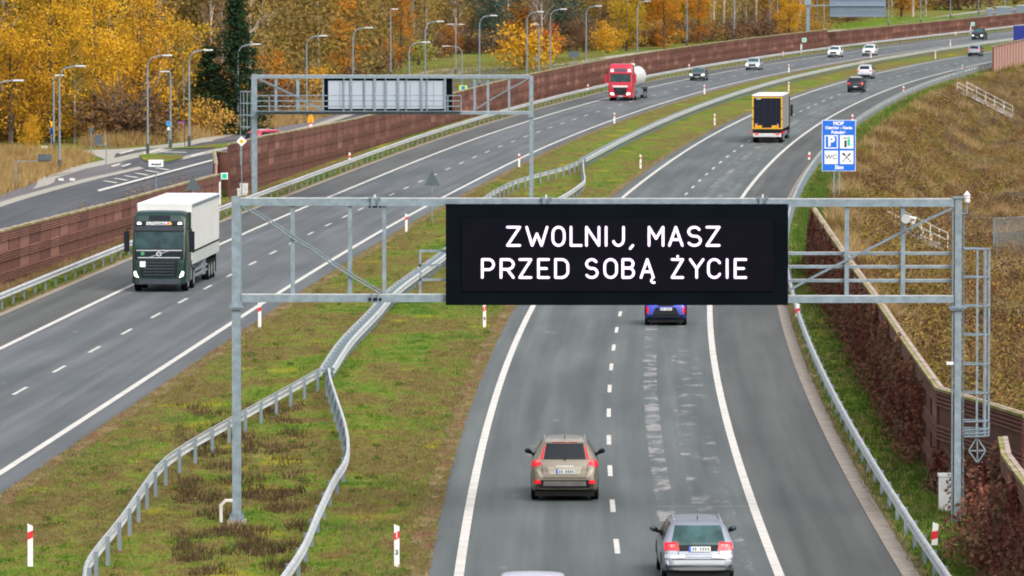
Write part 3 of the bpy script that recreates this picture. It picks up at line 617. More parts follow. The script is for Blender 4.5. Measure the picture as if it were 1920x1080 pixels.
# ------------------------------------------------------------------ small signs
grey=M('sign_back_grey',(.085,.11,.125),.6,.3,.1,2); yel=M('sign_yellow',(.80,.38,.01),.5,0,.04,1); yg=M('sign_fluorescent',(.62,.80,.02),.5,0,.04,1)
def sign(label,px,py,Y,faces,pole=(0,),pr=.035,polem=None,cat='road sign',name='road_sign',z0=None,down=None):
    """faces: (kind, dx, dz, w, h, material) about the point seen at (px,py)"""
    c=P3(px,py,Y); zb=zg(c.x,Y); t=thing(name,label,cat,(c.x,Y,zb)); zc=c.z-zb
    for (kd,dx,dz,w_,h_,m_,nm) in faces:
        mb=MB(); z=zc+dz
        if kd=='tri': mb.poly([(dx-w_/2,z-h_/2),(dx+w_/2,z-h_/2),(dx,z+h_/2)],-.05,.02,m_)
        elif kd=='inv': mb.poly([(dx-w_/2,z+h_/2),(dx,z-h_/2),(dx+w_/2,z+h_/2)],-.05,.02,m_)
        elif kd=='dia': mb.poly([(dx-w_/2,z),(dx,z-h_/2),(dx+w_/2,z),(dx,z+h_/2)],-.05-(.01 if nm=='symbol' else 0),.02,m_)
        elif kd=='rnd': mb.poly([(dx+w_/2*math.cos(a*math.pi/8),z+h_/2*math.sin(a*math.pi/8)) for a in range(16)],-.05-(.01 if nm=='symbol' else 0),.02,m_)
        else: mb.box(dx-w_/2,dx+w_/2,-.05-(.012 if nm=='symbol' else 0),-.03-(.012 if nm=='symbol' else 0),z-h_/2,z+h_/2,m_)
        mb.build(nm,t)
    for dx in pole:
        MB().tube([(dx,0,-.2),(dx,0,zc+(faces[0][4]/2 if faces else 0)*.9)],pr,polem or steel,6).build('post',t)
    return t
yy=G(810,417)[1]
sign('grey back of a triangular warning sign between the gantries beside the left carriageway',810,333.5,yy,[('tri',0,0,.92,.92,grey,'panel')])
sign('grey back of a triangular warning sign above the white lorry trailer',362,343,350,[('tri',0,0,.95,.85,grey,'panel')])
sign('white town boundary sign with a black skyline in front of the side road island',292.5,306,403,[('box',0,0,.96,.46,wht,'panel')]+[('box',dx,dz,w_,h_,blk,'symbol') for dx,dz,w_,h_ in ((0,-.1,.66,.05),(-.22,-.05,.12,.08),(-.05,-.06,.1,.07),(.1,-.05,.14,.06),(.28,-.03,.08,.14))])
sign('white and orange diamond priority sign left of the far gantry post',453,265,395,[('dia',0,0,.66,.66,wht,'panel'),('dia',0,0,.34,.34,yel,'symbol')])
sign('stack of two orange roadworks signs over a red-rimmed round sign by the side road',583,235,470,[('rnd',0,-.08,.46,.46,red,'panel'),('rnd',0,-.08,.34,.34,wht,'symbol'),('tri',0,.75,.46,.42,yel,'panel'),('box',0,.38,.46,.34,yel,'panel'),('tri',0,.38,.1,.25,blk,'symbol'),('tri',0,.72,.07,.2,blk,'symbol')])
sign('yellow-green pedestrian crossing sign behind the noise wall right of the far board',868.5,164.5,600,[('box',0,0,.76,.48,yg,'panel'),('box',0,0,.42,.36,M('ped_blue',(.02,.2,.55),.5,0,.02,1),'symbol'),('tri',0,-.02,.3,.26,wht,'symbol')])
yy=G(98,280)[1]
sign('orange give-way triangle above a blue pedestrian sign beside the two left street lamps',97,240,yy,[('inv',0,.28,.36,.52,yel,'panel'),('box',0,-.22,.3,.5,M('ped_navy',(.03,.08,.3),.5,0,.02,1),'panel'),('tri',0,-.22,.2,.4,wht,'symbol')],pole=(-.03,))
yy=G(171,293)[1]; sign('round grey sign back on a thin pole at the left junction',171,242.5,yy,[('rnd',0,0,.36,.36,grey,'panel')])
yy=G(199,327)[1]; sign('grey rectangular sign back on an arm over the left junction path',199,262,yy,[('box',-.58,0,.5,.72,grey,'panel'),('box',-.3,-.38,.6,.05,steel,'arm')],pole=(0,))
yy=G(30,356)[1]; sign('grey sign back on a long bracket arm at the left edge of the side road',30,302,yy,[('box',1.0,0,0.02,.02,steel,'bracket'),('box',1.1,0,2.25,.05,steel,'arm'),('box',1.95,.22,.92,.5,grey,'panel')])
yy=G(317,279)[1]; sign('blue round arrow sign with a white plate beside the fifth street lamp',316,233,yy,[('rnd',0,.05,.38,.4,M('arrow_blue',(.03,.33,.75),.5,0,.02,1),'panel'),('tri',0,.1,.14,.22,wht,'symbol'),('box',0,-.36,.2,.22,wht,'panel')],polem=M('grey_green',(.2,.26,.26),.6,0,.1,2))
yy=G(345.5,277)[1]; sign('purple street name sign on a dark violet pole near the sixth street lamp',340,229,yy,[('box',0,0,.55,.12,M('violet',(.18,.03,.30),.5,0,.02,1),'panel'),('box',-.05,0,.3,.05,M('magenta',(.6,.1,.25),.5,0,.02,1),'symbol')],pole=(.27,),polem=M('violet_pole',(.05,.03,.12),.6,0,.1,2))
yy=G(84,284)[1]; sign('small white plate standing at the left field edge',84,278,yy,[('box',0,0,.5,.38,wht,'panel')])
for px,py,w_,h_,m_,lb in ((1076,102,1.35,.75,grey,'grey rectangular sign back in the meadow left of the red lorry'),(983,109,.4,1.9,grey,'tall narrow grey sign back beside the golden bush'),(1005,107.5,.45,.7,M('far_blue',(.02,.10,.45),.5,0,.02,1),'small blue sign beside the double street lamp')):
    sign(lb,px,py,800,[('box',0,0,w_,h_,m_,'panel')])
for px,py,lb in ((421,330,'green emergency exit sign on the end of the nearest left noise wall'),(1508,75,'green emergency sign on the noise wall above the first white oncoming car'),(1824,45,'green emergency sign on the noise wall left of the dark oncoming pickup')):
    Y=388 if px<500 else (846 if px<1600 else 985); k=1 if px<500 else 1.3
    sign(lb,px,py,Y-1.5,[('box',0,0,.42*k,.42*k,wht,'panel'),('box',-.0,0,.3*k,.30*k,grn,'symbol')],pole=(-.25,),name='emergency_sign')
t=thing('emergency_post','pale thin emergency post standing before the wall exit','post',(*G(412,392),0)); MB().tube([(0,0,0),(0,0,1.75)],.06,white,8).build('pole',t); MB().box(-.09,.09,-.09,.09,.78,.9,white).build('collar',t)
for px,py,h_,lb in ((1502,100,1.3,'white emergency marker post at the wall right of the cantilever sign'),(1820,64,1.4,'white emergency marker post left of the dark oncoming pickup')):
    x,y=G(px,py); t=thing('marker_post',lb,'post',(x,y,hs(y))); MB().tube([(0,0,0),(0,0,h_)],.09,white,8).build('pole',t); MB().box(-.12,.12,-.12,.12,h_*.5,h_*.6,white).build('collar',t)
# ------------------------------------------------------------------ delineators
def delineator(mark=False):
    t=thing('delineator_post','white post','delineator')
    MB().poly([(-.065,0),(.065,0),(.065,1.0),(-.065,1.06)],-.03,.06,white).build('post',t)
    MB().poly([(-.07,.66),(.07,.72),(.07,.90),(-.07,.84)],-.036,.072,red).build('band',t)
    if mark: MB().box(-.012,.012,-.042,-.037,.72,.86,white).build('reflector',t)
    return t
dp=delineator(); dm=delineator(True); first={0:True,1:True}
DL=[(57,1062,'white delineator with a plain red band at the lower left edge of the median',0),(744,1063,'white delineator numbered 3 at the bottom centre of the median',1),(908.5,614,'delineator just below the left corner of the message board',1),(487,615,'delineator below the left beam of the near gantry',0),(762,435,'delineator beside the left lane edge, framed by the near gantry',0),(973.5,314,'delineator near the far gantry right post',0),(1201,316,'delineator on the grass right of the guardrail kink',1),(1152,232.5,'delineator between left lanes and median guardrail, below the red lorry',0),(1340,235,'delineator on the median left of the black curtain lorry',1),(1321,177,'delineator on the median below the dark oncoming saloon',0),(1479,136,'delineator on the median beyond the curtain lorry, upper of two',0),(1479,171,'delineator on the median just above the curtain lorry roof',1),(1633,109,'delineator just in front of the second white oncoming car',0),(1754,110,'delineator right of the median guardrail near the horizon',1),(1782,87,'delineator between the left lanes and the median guardrail near the horizon',0),(1617,131,'delineator beside the silver sport utility car on the right lanes',1)]
for px,py,lb,k in DL:
    o=(dm if k else dp) if first[k] else dup(dm if k else dp); first[k]=False
    x,y=G(px,py); place(o,(x,y,hs(y)),0,lb,'red-banded white delineator posts')
    if '3 at' in lb:
        q=link('lettering',text_mesh('3',.17,blk,bold=.004),o); q.location=(0,-.036,.36); q.rotation_euler=(math.pi/2,0,0)
    elif k and y<300: q=link('lettering',text_mesh('4',.16,blk,bold=.004),o); q.location=(0,-.036,.38); q.rotation_euler=(math.pi/2,0,0)
# short reflectors rising from the guardrails
def rail_marker():
    t=thing('rail_marker','marker','delineator'); MB().poly([(-.06,0),(.06,0),(.075,.4),(-.03,.44)],-.02,.04,white).build('post',t); MB().poly([(-.065,.1),(.068,.14),(.072,.28),(-.055,.26)],-.025,.05,red).build('band',t); return t
RM=[(1752,1022,'red and white marker leaning behind the right guardrail at the lower right',.5),(1495,594,'red and white marker on the right guardrail just below the message board',.5),(1517,299,'red marker on the right guardrail left of the blue service sign',.6),(1598,226,'red marker on the right guardrail above the blue service sign',.6),(1694,171,'red marker on the far right guardrail below the black car',.6),(1804,130,'red marker on the right guardrail near the pink wall',.6),(655,300,'red-white marker on the left outer guardrail below the far board',.6),(1102,168,'red-white marker on the left outer guardrail left of the red lorry',.6),(1292,129,'red-white marker on the left guardrail above the dark saloon',.6),(1468,104,'red-white marker on the left guardrail left of the first white car',.6),(1636,84,'red-white marker on the left guardrail above the second white car',.6),(1792,66,'red-white marker on the left guardrail left of the dark pickup',.6)]
r0=rail_marker()
for i,(px,py,lb,dz) in enumerate(RM):
    o=r0 if i==0 else dup(r0); x,y=G(px,py,dz); place(o,(x,y,hs(y)+dz),0,lb,'markers fixed to the guardrails',1.3)
# ------------------------------------------------------------------ street lamps
lampm=M('lamp_head',(.70,.72,.73),.4,.2,.05,2)
def lamp(h_,arm,two=False,side=1):
    t=thing('street_lamp','lamp','street lamp')
    MB().tube([(0,0,-.1),(0,0,.9)],.13,M('pole_foot',(.06,.07,.075),.6,.2,.1,3),8).build('base',t)
    P_=[(0,0,.85),(0,0,h_-1.0)]+([(side*(arm*.55)*(1-math.cos(a)),0,h_-1.0+.95*math.sin(a)) for a in (.3,.7,1.1,1.57)]+[(side*arm,0,h_+.05)] if arm else [(0,0,h_)])
    rr_=[.085]+[.065]+[.05]*(len(P_)-2); MB().tube(P_,rr_,steel,8).build('pole',t)
    def head(sx):
        mb=MB(); a=sx*arm; mb.box(min(a,a+sx*.75),max(a,a+sx*.75),-.14,.14,h_-.0,h_+.11,lampm); mb.box(min(a+sx*.1,a+sx*.7),max(a+sx*.1,a+sx*.7),-.11,.11,h_-.03,h_-.001,glass); mb.build('lamp_head',t)
    head(side)
    if two: MB().tube([(0,0,h_-.9),(-side*arm,0,h_+.05)],.05,steel,8).build('arm',t); head(-side)
    return t
ordw=['first','second','third','fourth','fifth','sixth','seventh','eighth','ninth','tenth','eleventh','twelfth','thirteenth','fourteenth','fifteenth','sixteenth','seventeenth','eighteenth','nineteenth','twentieth','twenty-first','twenty-second','twenty-third','twenty-fourth','twenty-fifth','twenty-sixth','twenty-seventh','twenty-eighth','twenty-ninth','thirtieth']
LM=[(-13,('b',352),152,1.4,1),(101,('b',281),142,0,1),(112,('b',322),125,1.2,1),(277,('b',290),105,1.2,1),(320,('b',278),135,0,-1),(355,('b',275),95,1.2,1),(446.5,('b',253),84,1.2,1),(575,('b',227),68,1.2,1),(661.5,('h',8.3),53,1.2,1),(732.5,('h',8.3),18,0,1),(767,('h',7.4),80,1.2,1),(797,('h',8.3),41,1.2,1),(854.5,('b',141),46,.3,2),(866,('h',6.5),87,1.3,-1),(899,('h',8.3),30,1.2,1),(988,('h',8.3),23,1.2,1),(1011,('h',7),46,0,-1),(1032,('h',8.3),18,1.2,1),(1099,('h',8.3),12,1.2,1),(1195,('h',8.3),3,1.0,1),(1288,('b',88),-28,1.,1),(1376,('b',77),-30,1,1),(1444,('b',70),-45,1,1),(1457.5,('b',67),-35,1,1),(1532,('b',60),-38,1,1),(1666,('b',53),-40,1,1),(1726,('b',46),-40,1,1),(1782,('b',36),-45,1,1),(1835,('b',28),-50,1,1),(1884,('b',22),-55,1,1)]
proto={}
for i,(px,(kd,val),ptop,arm,side) in enumerate(LM):
    if kd=='b': x,y=G(px,val)
    else:
        ys=np.arange(380,1200,1.); e=[abs(P3(px,ptop,float(yq)).z-hs(yq)-val) for yq in ys]; y=float(ys[int(np.argmin(e))]); x=P3(px,ptop,y).x
    if i==13: y=640.; x=P3(px,ptop,y).x
    h_=P3(px,ptop,y).z-hs(y); kk=(arm,side)
    if kk not in proto: o=proto[kk]=lamp(8.,arm or .1,side==2,1 if side==2 else side)
    else: o=dup(proto[kk])
    place(o,(x,y,hs(y)),0,'tall grey street lamp, the %s counted from the left edge'%ordw[i],'street lamps along the side road',(1,1,h_/8.))
# ------------------------------------------------------------------ stairs, fences on the embankment
def stairs(label,a,b_,dz=.9,n=6):
    A=Vector((*a[:2],a[2]));B_=Vector((*b_[:2],b_[2])); t=thing('embankment_stairs',label,'stairs')
    d=(B_-A); hd=Vector((d.x,d.y,0)).normalized(); nn=Vector((hd.y,-hd.x,0)); L=Vector((d.x,d.y,0)).length; ns=int(L/.3); mb=MB()
    for k in range(ns):
        p=A.lerp(B_,(k+.5)/ns); T=Matrix(((hd.x,nn.x,0,p.x),(hd.y,nn.y,0,p.y),(0,0,1,p.z),(0,0,0,1))); mb.box(-L/ns/2,L/ns/2,-.5,.5,-.4,0,M('stair_concrete',(.42,.38,.35),.9,0,.12,2),T)
    mb.build('steps',t)
    for sg in (-.55,.55):
        mb=MB(); up=Vector((0,0,1))
        for q in (.55,1.05): mb.tube([A+nn*sg+up*q,B_+nn*sg+up*q],.035,alu if 0 else white,6)
        mb.tube([A+nn*sg+up*.02,B_+nn*sg+up*.02],.03,white,6)
        for k in range(n): p=A.lerp(B_,k/(n-1))+nn*sg; mb.tube([p,p+up*1.05],.03,white,6)
        mb.build('railing',t)
def slope_pt(off,Y):
    x=float(along(xR,off,Y)); return (x,Y,zg(x,Y)+.35)
def hit(px,py,dz=0):
    for Y in np.arange(150,1400,.5):
        p=P3(px,py,float(Y))
        if p.z<=zg(p.x,p.y)+dz: return p
    return p
s0=hit(1804,172,.3); s1=hit(1890,216,.3); stairs('white-railed concrete stairs with graffiti running down the far embankment',(s0.x,s0.y,s0.z),(s1.x,s1.y,s1.z))
s0=hit(1677,425,.3); s1=hit(1762,466,.3); stairs('white-railed stairs on the bank seen through the right end of the gantry',(s0.x,s0.y,s0.z),(s1.x,s1.y,s1.z))
wire,nt,b=base('wire_mesh',.6,.4); b.inputs['Base Color'].default_value=(.25,.28,.3,1)
tr=nt.nodes.new('ShaderNodeBsdfTransparent'); ms=nt.nodes.new('ShaderNodeMixShader'); v=coords(nt,'Object',(7,7,7)); ck=nt.nodes.new('ShaderNodeTexVoronoi'); ck.feature='DISTANCE_TO_EDGE'; ck.inputs['Randomness'].default_value=.0; nt.links.new(v,ck.inputs[0]) ; k_=mth(nt,'LESS_THAN',ck.outputs['Distance'],.06); nt.links.new(k_,ms.inputs[0]); nt.links.new(tr.outputs[0],ms.inputs[1]); nt.links.new(b.outputs[0],ms.inputs[2]); nt.links.new(ms.outputs[0],nt.nodes['Material Output'].inputs[0])
def fence(label,pts,h_=2.0,strut=None):
    t=thing('wire_fence',label,'fence'); mb=MB()
    for a,b_ in zip(pts[:-1],pts[1:]):
        mb.add([(a[0],a[1],a[2]+.1),(b_[0],b_[1],b_[2]+.1),(b_[0],b_[1],b_[2]+h_),(a[0],a[1],a[2]+h_)],[(0,1,2,3)],wire)
    mb.build('mesh_panel',t); mb=MB(); mb.tube([(p[0],p[1],p[2]+h_) for p in pts],.025,steel,5); mb.build('rail',t)
    for p in pts: MB().tube([(p[0],p[1],p[2]-.3),(p[0],p[1],p[2]+h_+.03)],.055,steel_d,6).build('post',t)
    return t
q=hit(1863,472); pts=[(q.x+k*2.5,q.y+k*3.,zg(q.x+k*2.5,q.y+k*3)) for k in range(4)]; fence('grey wire mesh fence on the bank, the upper one right of the gantry',pts,2.3)
q=hit(1869,492); pts=[(q.x+k*2.0,q.y-k*2.0,zg(q.x+k*2.,q.y-k*2.)) for k in range(4)]; fence('grey wire mesh fence on the bank, the lower one right of the gantry',pts,2.0)
q=hit(1793,150); pts=[(q.x,q.y,zg(q.x,q.y)),(q.x+1.2,q.y+3,zg(q.x+1.2,q.y+3))]; fence('short grey mesh gate at the top of the far stairs',pts,1.9)
q=P3(492,196,640); pts=[(q.x+k*1.15,q.y,hs(q.y)) for k in range(10)]
t=thing('board_fence','dark board fence at the wood edge behind the far gantry','fence')
for a,b_ in zip(pts[:-1],pts[1:]): MB().box(a[0]+.02,b_[0]-.02,a[1]-.03,a[1]+.03,a[2],a[2]+1.7,M('tarred_board',(.02,.024,.03),.8,0,.2,2)).build('panel',t)
sb=M('blue_grey_screen',(.16,.20,.25),.5,.2,.1,.5)
for i,(a,b_,y0,y1) in enumerate(((1851,1860,16,23.5),(1867,1898,13.5,21.5),(1906,1940,10.5,16))):
    Y=1150.; A=P3(a,y0,Y);B_=P3(b_,y1,Y); t=thing('noise_screen',('short blue-grey screen at the far right horizon','long blue-grey screen at the far right horizon','blue-grey screen cut by the top right corner')[i],'screen'); MB().box(A.x,B_.x,Y-.1,Y+.1,hs(Y)-.2,A.z,sb).build('panel',t); MB().box(A.x,B_.x,Y-.14,Y+.14,A.z,A.z+.12,steel_b).build('rail',t)
# ------------------------------------------------------------------ vehicles: y forward, origin under the middle
def paint(name,c,metal=.3,rough=.28):
    if name in MC: return MC[name]
    m,nt,b=base(name,rough,metal); b.inputs['Coat Weight'].default_value=.5 if sum(c[:3])>.1 else .12; b.inputs['Coat Roughness'].default_value=.15
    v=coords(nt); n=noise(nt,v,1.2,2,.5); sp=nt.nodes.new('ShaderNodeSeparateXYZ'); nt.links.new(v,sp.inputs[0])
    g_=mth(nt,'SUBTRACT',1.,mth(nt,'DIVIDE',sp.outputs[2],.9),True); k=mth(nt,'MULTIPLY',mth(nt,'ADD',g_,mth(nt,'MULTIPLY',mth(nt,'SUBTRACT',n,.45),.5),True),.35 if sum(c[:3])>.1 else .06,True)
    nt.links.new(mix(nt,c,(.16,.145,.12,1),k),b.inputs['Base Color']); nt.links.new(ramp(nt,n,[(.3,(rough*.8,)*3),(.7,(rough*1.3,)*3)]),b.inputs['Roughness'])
    MC[name]=m; return m
def light(name,c,e): 
    if name in MC: return MC[name]
    m,nt,b=base(name,.2,0); b.inputs['Base Color'].default_value=c; b.inputs['Emission Color'].default_value=c; b.inputs['Emission Strength'].default_value=e; MC[name]=m; return m
taillit=light('tail_light_lit',(.70,.004,.014,1),.42); tail=light('tail_light',(.35,.005,.01,1),.1); headlit=light('headlight_lit',(1,.97,.9,1),1.5); headoff=light('headlight_off',(.55,.6,.65,1),0)
amber=light('amber_lamp',(.8,.3,.02,1),.2); platem=M('number_plate',(.55,.57,.56),.5,0,.06,30); eu=M('plate_blue',(.02,.08,.5),.5,0,.02,1); inkm=M('plate_ink',(.08,.08,.09),.6,0,.3,20)
chrome=M('chrome',(.7,.7,.7),.18,.9,.03,2); hub=M('wheel_rim',(.45,.46,.47),.35,.6,.15,6); under=M('underbody',(.008,.008,.009),.9,0,.2,3)
def loft(W,prof,zbelt,zb=.22,rb=.34,fb=.24,tum=.16,cr=.5,crf=.5,ylist=None,roofw=None):
    """prof: [(y,ztop)] rear->front. returns V,F"""
    py=[p[0] for p in prof]; pz=[p[1] for p in prof]; L0,L1=py[0],py[-1]
    ys=sorted(set([round(L0+q,3) for q in (0,.02,.05,.09,.14,.2,.27,.35,.45,.55,.65,.75,.85,.95)]+list(np.round(np.linspace(L0+1.1,L1-.7,22),3))+[round(L1-q,3) for q in (.6,.5,.4,.3,.22,.15,.09,.05,.02,0)]))
    rows=[]
    for y in ys:
        zt=float(np.interp(y,py,pz)); e0=min(1,(y-L0)/cr); e1=min(1,(L1-y)/crf)
        wf=1-.16*(1-e0)**2.6-.20*(1-e1)**2.4; hw=W/2*wf
        zbb=zb+max(0,rb-zb)*(1-min(1,(y-L0)/.6))+max(0,fb-zb)*(1-min(1,(L1-y)/.6))
        zs=zbelt(y) if callable(zbelt) else zbelt
        if zt>zs+.08: 
            top=hw-.05-tum*min(1.15,(zt-zs)/(.55)); bz=zs; tw=max(top,.3)
        else: bz=zt-.07; tw=hw-.10
        mid=.5*(zbb+bz); r=[(0,zbb),(hw*.80,zbb),(hw*.955,zbb+.03),(hw*.985,zbb+.12),(hw,mid-.05),(hw*1.0,mid+.1),(hw*.985,bz-.05),(hw*.965,bz),(hw-.025 if zt>zs+.08 else hw-.06,bz+.025)]
        if zt>zs+.08:
            a=r[-1]; 
            for q in (.3,.6,.88): r.append((a[0]+(tw-a[0])*q,a[1]+(zt-.045-a[1])*q))
            r+=[(tw-.03,zt-.035),(tw-.10,zt-.012),(tw*.6,zt+.008),(tw*.3,zt+.016),(0,zt+.02)]
        else:
            r+=[(hw-.07,zt-.032),(hw-.08,zt-.025),(hw-.09,zt-.02),(tw-.03,zt-.015),(tw-.08,zt-.008),(tw*.6,zt+.006),(tw*.3,zt+.013),(0,zt+.016)]
        rows.append((y,r))
    V=[];Fc=[];n=len(rows[0][1]); K=2*n-2
    for y,r in rows:
        V+=[(x,y,z) for x,z in r]+[(-x,y,z) for x,z in r[-2:0:-1]]
    for i in range(len(rows)-1):
        for j in range(K): a=i*K+j;b_=i*K+(j+1)%K; Fc.append((a,a+K,b_+K,b_))
    Fc.append(tuple(range(K))); Fc.append(tuple(range(len(V)-1,len(V)-K-1,-1)))
    return V,Fc
class Body:
    def __init__(s,V,Fc): s.t=BVHTree.FromPolygons([Vector(v) for v in V],Fc); s.V=V
    def decal(s,mb,q,ax,mat,off=.012,n=8,m=6):
        """q: 4 corners (a,b) on the view plane; ax: 'r' rear, 'f' front, 'L','R' sides, 't' top"""
        D={'r':(Vector((0,1,0)),lambda a,b:Vector((a,-20,b))),'f':(Vector((0,-1,0)),lambda a,b:Vector((a,20,b))),'R':(Vector((-1,0,0)),lambda a,b:Vector((20,a,b))),'L':(Vector((1,0,0)),lambda a,b:Vector((-20,a,b))),'t':(Vector((0,0,-1)),lambda a,b:Vector((a,b,20)))}[ax]
        P=[];ok=[]
        for j in range(m+1):
            for i in range(n+1):
                u=i/n;v=j/m; a=(q[0][0]*(1-u)+q[1][0]*u)*(1-v)+(q[3][0]*(1-u)+q[2][0]*u)*v; b_=(q[0][1]*(1-u)+q[1][1]*u)*(1-v)+(q[3][1]*(1-u)+q[2][1]*u)*v
                h_=s.t.ray_cast(D[1](a,b_),D[0]); 
                if h_[0] is None: P.append(None)
                else: P.append(h_[0]-D[0]*off*.6+(h_[1] if h_[1].dot(D[0])<0 else -h_[1])*off*.6)
        N=len(P); idx={}; V=[]
        for i,p in enumerate(P):
            if p is not None: idx[i]=len(V); V.append(p)
        k=len(V); V+=[p+D[0]*(off*2.2) for p in V]; Fc=[]; edges={}
        for j in range(m):
            for i in range(n):
                f=[j*(n+1)+i,j*(n+1)+i+1,(j+1)*(n+1)+i+1,(j+1)*(n+1)+i]
                if all(x in idx for x in f):
                    f=[idx[x] for x in f]; Fc.append(tuple(f))
                    for a,b_ in zip(f,f[1:]+f[:1]): edges[(a,b_)]=1
        for (a,b_) in list(edges):
            if (b_,a) not in edges: Fc.append((b_,a,a+k,b_+k))
        mb.add(V,Fc,mat); return mb
def wheel(parent,x,y,r,w_=.22,rim=hub):
    mb=MB(); c=Vector((x,y,r)); sg=1 if x>0 else -1
    mb.tube([c+Vector((q,0,0)) for q in (-w_/2,-w_/2+.03,w_/2-.03,w_/2)],[r-.03,r,r,r-.03],black,24); o=mb.build('wheel',parent,smooth=False)
    MB().tube([c+Vector((sg*w_/2*q,0,0)) for q in (1.0,1.04)],[r*.66,r*.6],rim,20).build('rim',o); return o
def sym(q): return [(-a,b) for a,b in q][::-1]
def plate(t,Bd,cx,cz,ax,w_=.52,h_=.115):
    mb=MB(); Bd.decal(mb,[(cx-w_/2,cz-h_/2),(cx+w_/2,cz-h_/2),(cx+w_/2,cz+h_/2),(cx-w_/2,cz+h_/2)],ax,platem,.022,2,2); o=mb.build('number_plate',t)
    s=-1 if ax=='r' else 1
    mb=MB(); a=cx+s*w_/2; x0,x1=sorted((a,a-s*.05)); Bd.decal(mb,[(x0,cz-h_/2),(x1,cz-h_/2),(x1,cz+h_/2),(x0,cz+h_/2)],ax,eu,.028,1,1)
    for k in range(7):
        if k==2: continue
        u=cx-w_/2+.085+k*.06; Bd.decal(mb,[(u,cz-.032),(u+.032,cz-.032),(u+.032,cz+.034),(u,cz+.034)],ax,inkm,.026,1,1)
    mb.build('plate_mark',o)
def car(name,label,cat,W,L,prof,belt,pm,view,rl=.33,mir=True,pieces=(),rearwin=None,frontwin=None,sidewin=None,lit=True,headq=None,tum=.16,cr=.5,platepos=None,grille=None,bumper=None,rails=False,zb=.22,rb=.34,roofm=None,sidem=None,wb=None,xtra=None):
    t=thing(name,label,cat); P_=[(a-L/2,b) for a,b in prof]; V,Fc=loft(W,P_,belt,zb,rb,.24,tum,cr)
    Bd=Body(V,Fc); link('body',mesh('body',V,Fc,[pm],smooth=True),t); zbelt=belt if not callable(belt) else belt(0)
    def add(nm,lst,ax,mat,off=.012,n=8,m=6,both=False):
        for q in ([lst,sym(lst)] if both else [lst]):
            mb=MB(); Bd.decal(mb,q,ax,mat,off,n,m); 
            if mb.F: mb.build(nm,t)
    if rearwin: add('rear_window',rearwin,'r',glass if not xtra or 'gw' not in xtra else glassg,.01,12,8)
    if frontwin: add('windscreen',frontwin,'f',glassg,.01,12,8)
    if sidewin:
        for a in ('L','R'): add('side_window',sidewin,a,glass,.008,14,4)
    for (nm,q,ax,mat,both) in pieces: add(nm,q,ax,mat,.014 if nm not in ('bumper','trim') else .008,8,5,both)
    if headq: add('headlight',headq,'f',headlit if lit else headoff,.02,6,4,True)
    if grille: add('grille',grille,'f',darkpl,.012,6,4)
    if platepos: plate(t,Bd,platepos[0],platepos[1],view)
    wy=wb or (-L/2+.85,L/2-.88)
    for y in wy:
        for s in (-1,1):
            mb=MB(); c=(s*(W/2-.10),y,rl)
            add('wheel_arch',[(y-rl*1.18,.22),(y+rl*1.18,.22),(y+rl*.95,rl*2.12),(y-rl*.95,rl*2.12)],'R' if s>0 else 'L',darkpl,.006,6,4)
            wheel(t,s*(W/2-.115),y,rl)
    MB().box(-W/2+.12,W/2-.12,-L/2+.12,L/2-.2,.15,.30,under).build('underbody',t)
    if mir:
        my=P_[0][0]+L*.64; 
        for s in (-1,1):
            mb=MB(); x0=W/2-.04; mb.tube([(s*x0,my,zbelt+.02),(s*(x0+.07),my,zbelt+.07),(s*(x0+.10),my,zbelt+.09)],[.03,.05,.075],darkpl,8); mb.tube([(s*(x0+.09),my,zbelt+.10),(s*(x0+.12),my,zbelt+.11),(s*(x0+.19),my-.01,zbelt+.11),(s*(x0+.22),my,zbelt+.10)],[.04,.07,.065,.03],sidem or darkpl,10)
            mb.build('mirror',t)
    if rails:
        zr=max(b for a,b in prof)
        for s in (-1,1):
            x=s*(W/2-tum-.12); rp_=[]
            for yy_,up in ((-L/2+1.0,.0),(-L/2+1.15,.035),(-.3,.035),(.25,.035),(.5,.0)):
                h_=Bd.t.ray_cast(Vector((x,yy_,5)),Vector((0,0,-1)))[0]; rp_.append((x,yy_,(h_.z if h_ else zr)+up))
            MB().tube(rp_,.018,alu,6).build('roof_rail',t)
    if roofm: add('roof_panel',[(-W/2+tum+.16,-L/2+roofm[1]),(W/2-tum-.16,-L/2+roofm[1]),(W/2-tum-.16,-L/2+roofm[2]),(-W/2+tum+.16,-L/2+roofm[2])],'t',roofm[0],.012,10,10)
    return t,Bd
def heading(xf,Y,ahead=True):
    s=float((xf(Y+2)-xf(Y-2))/4); return math.atan2(-s,1)+(0 if ahead else math.pi)
SUVP=[(0,.60),(.03,.80),(.08,.90),(.13,1.0),(.22,1.13),(.40,1.36),(.56,1.56),(.62,1.63),(.9,1.675),(1.3,1.70),(2.1,1.70),(2.8,1.60),(3.5,1.16),(3.65,1.08),(4.3,.94),(4.52,.78),(4.6,.62),(4.63,.5)]
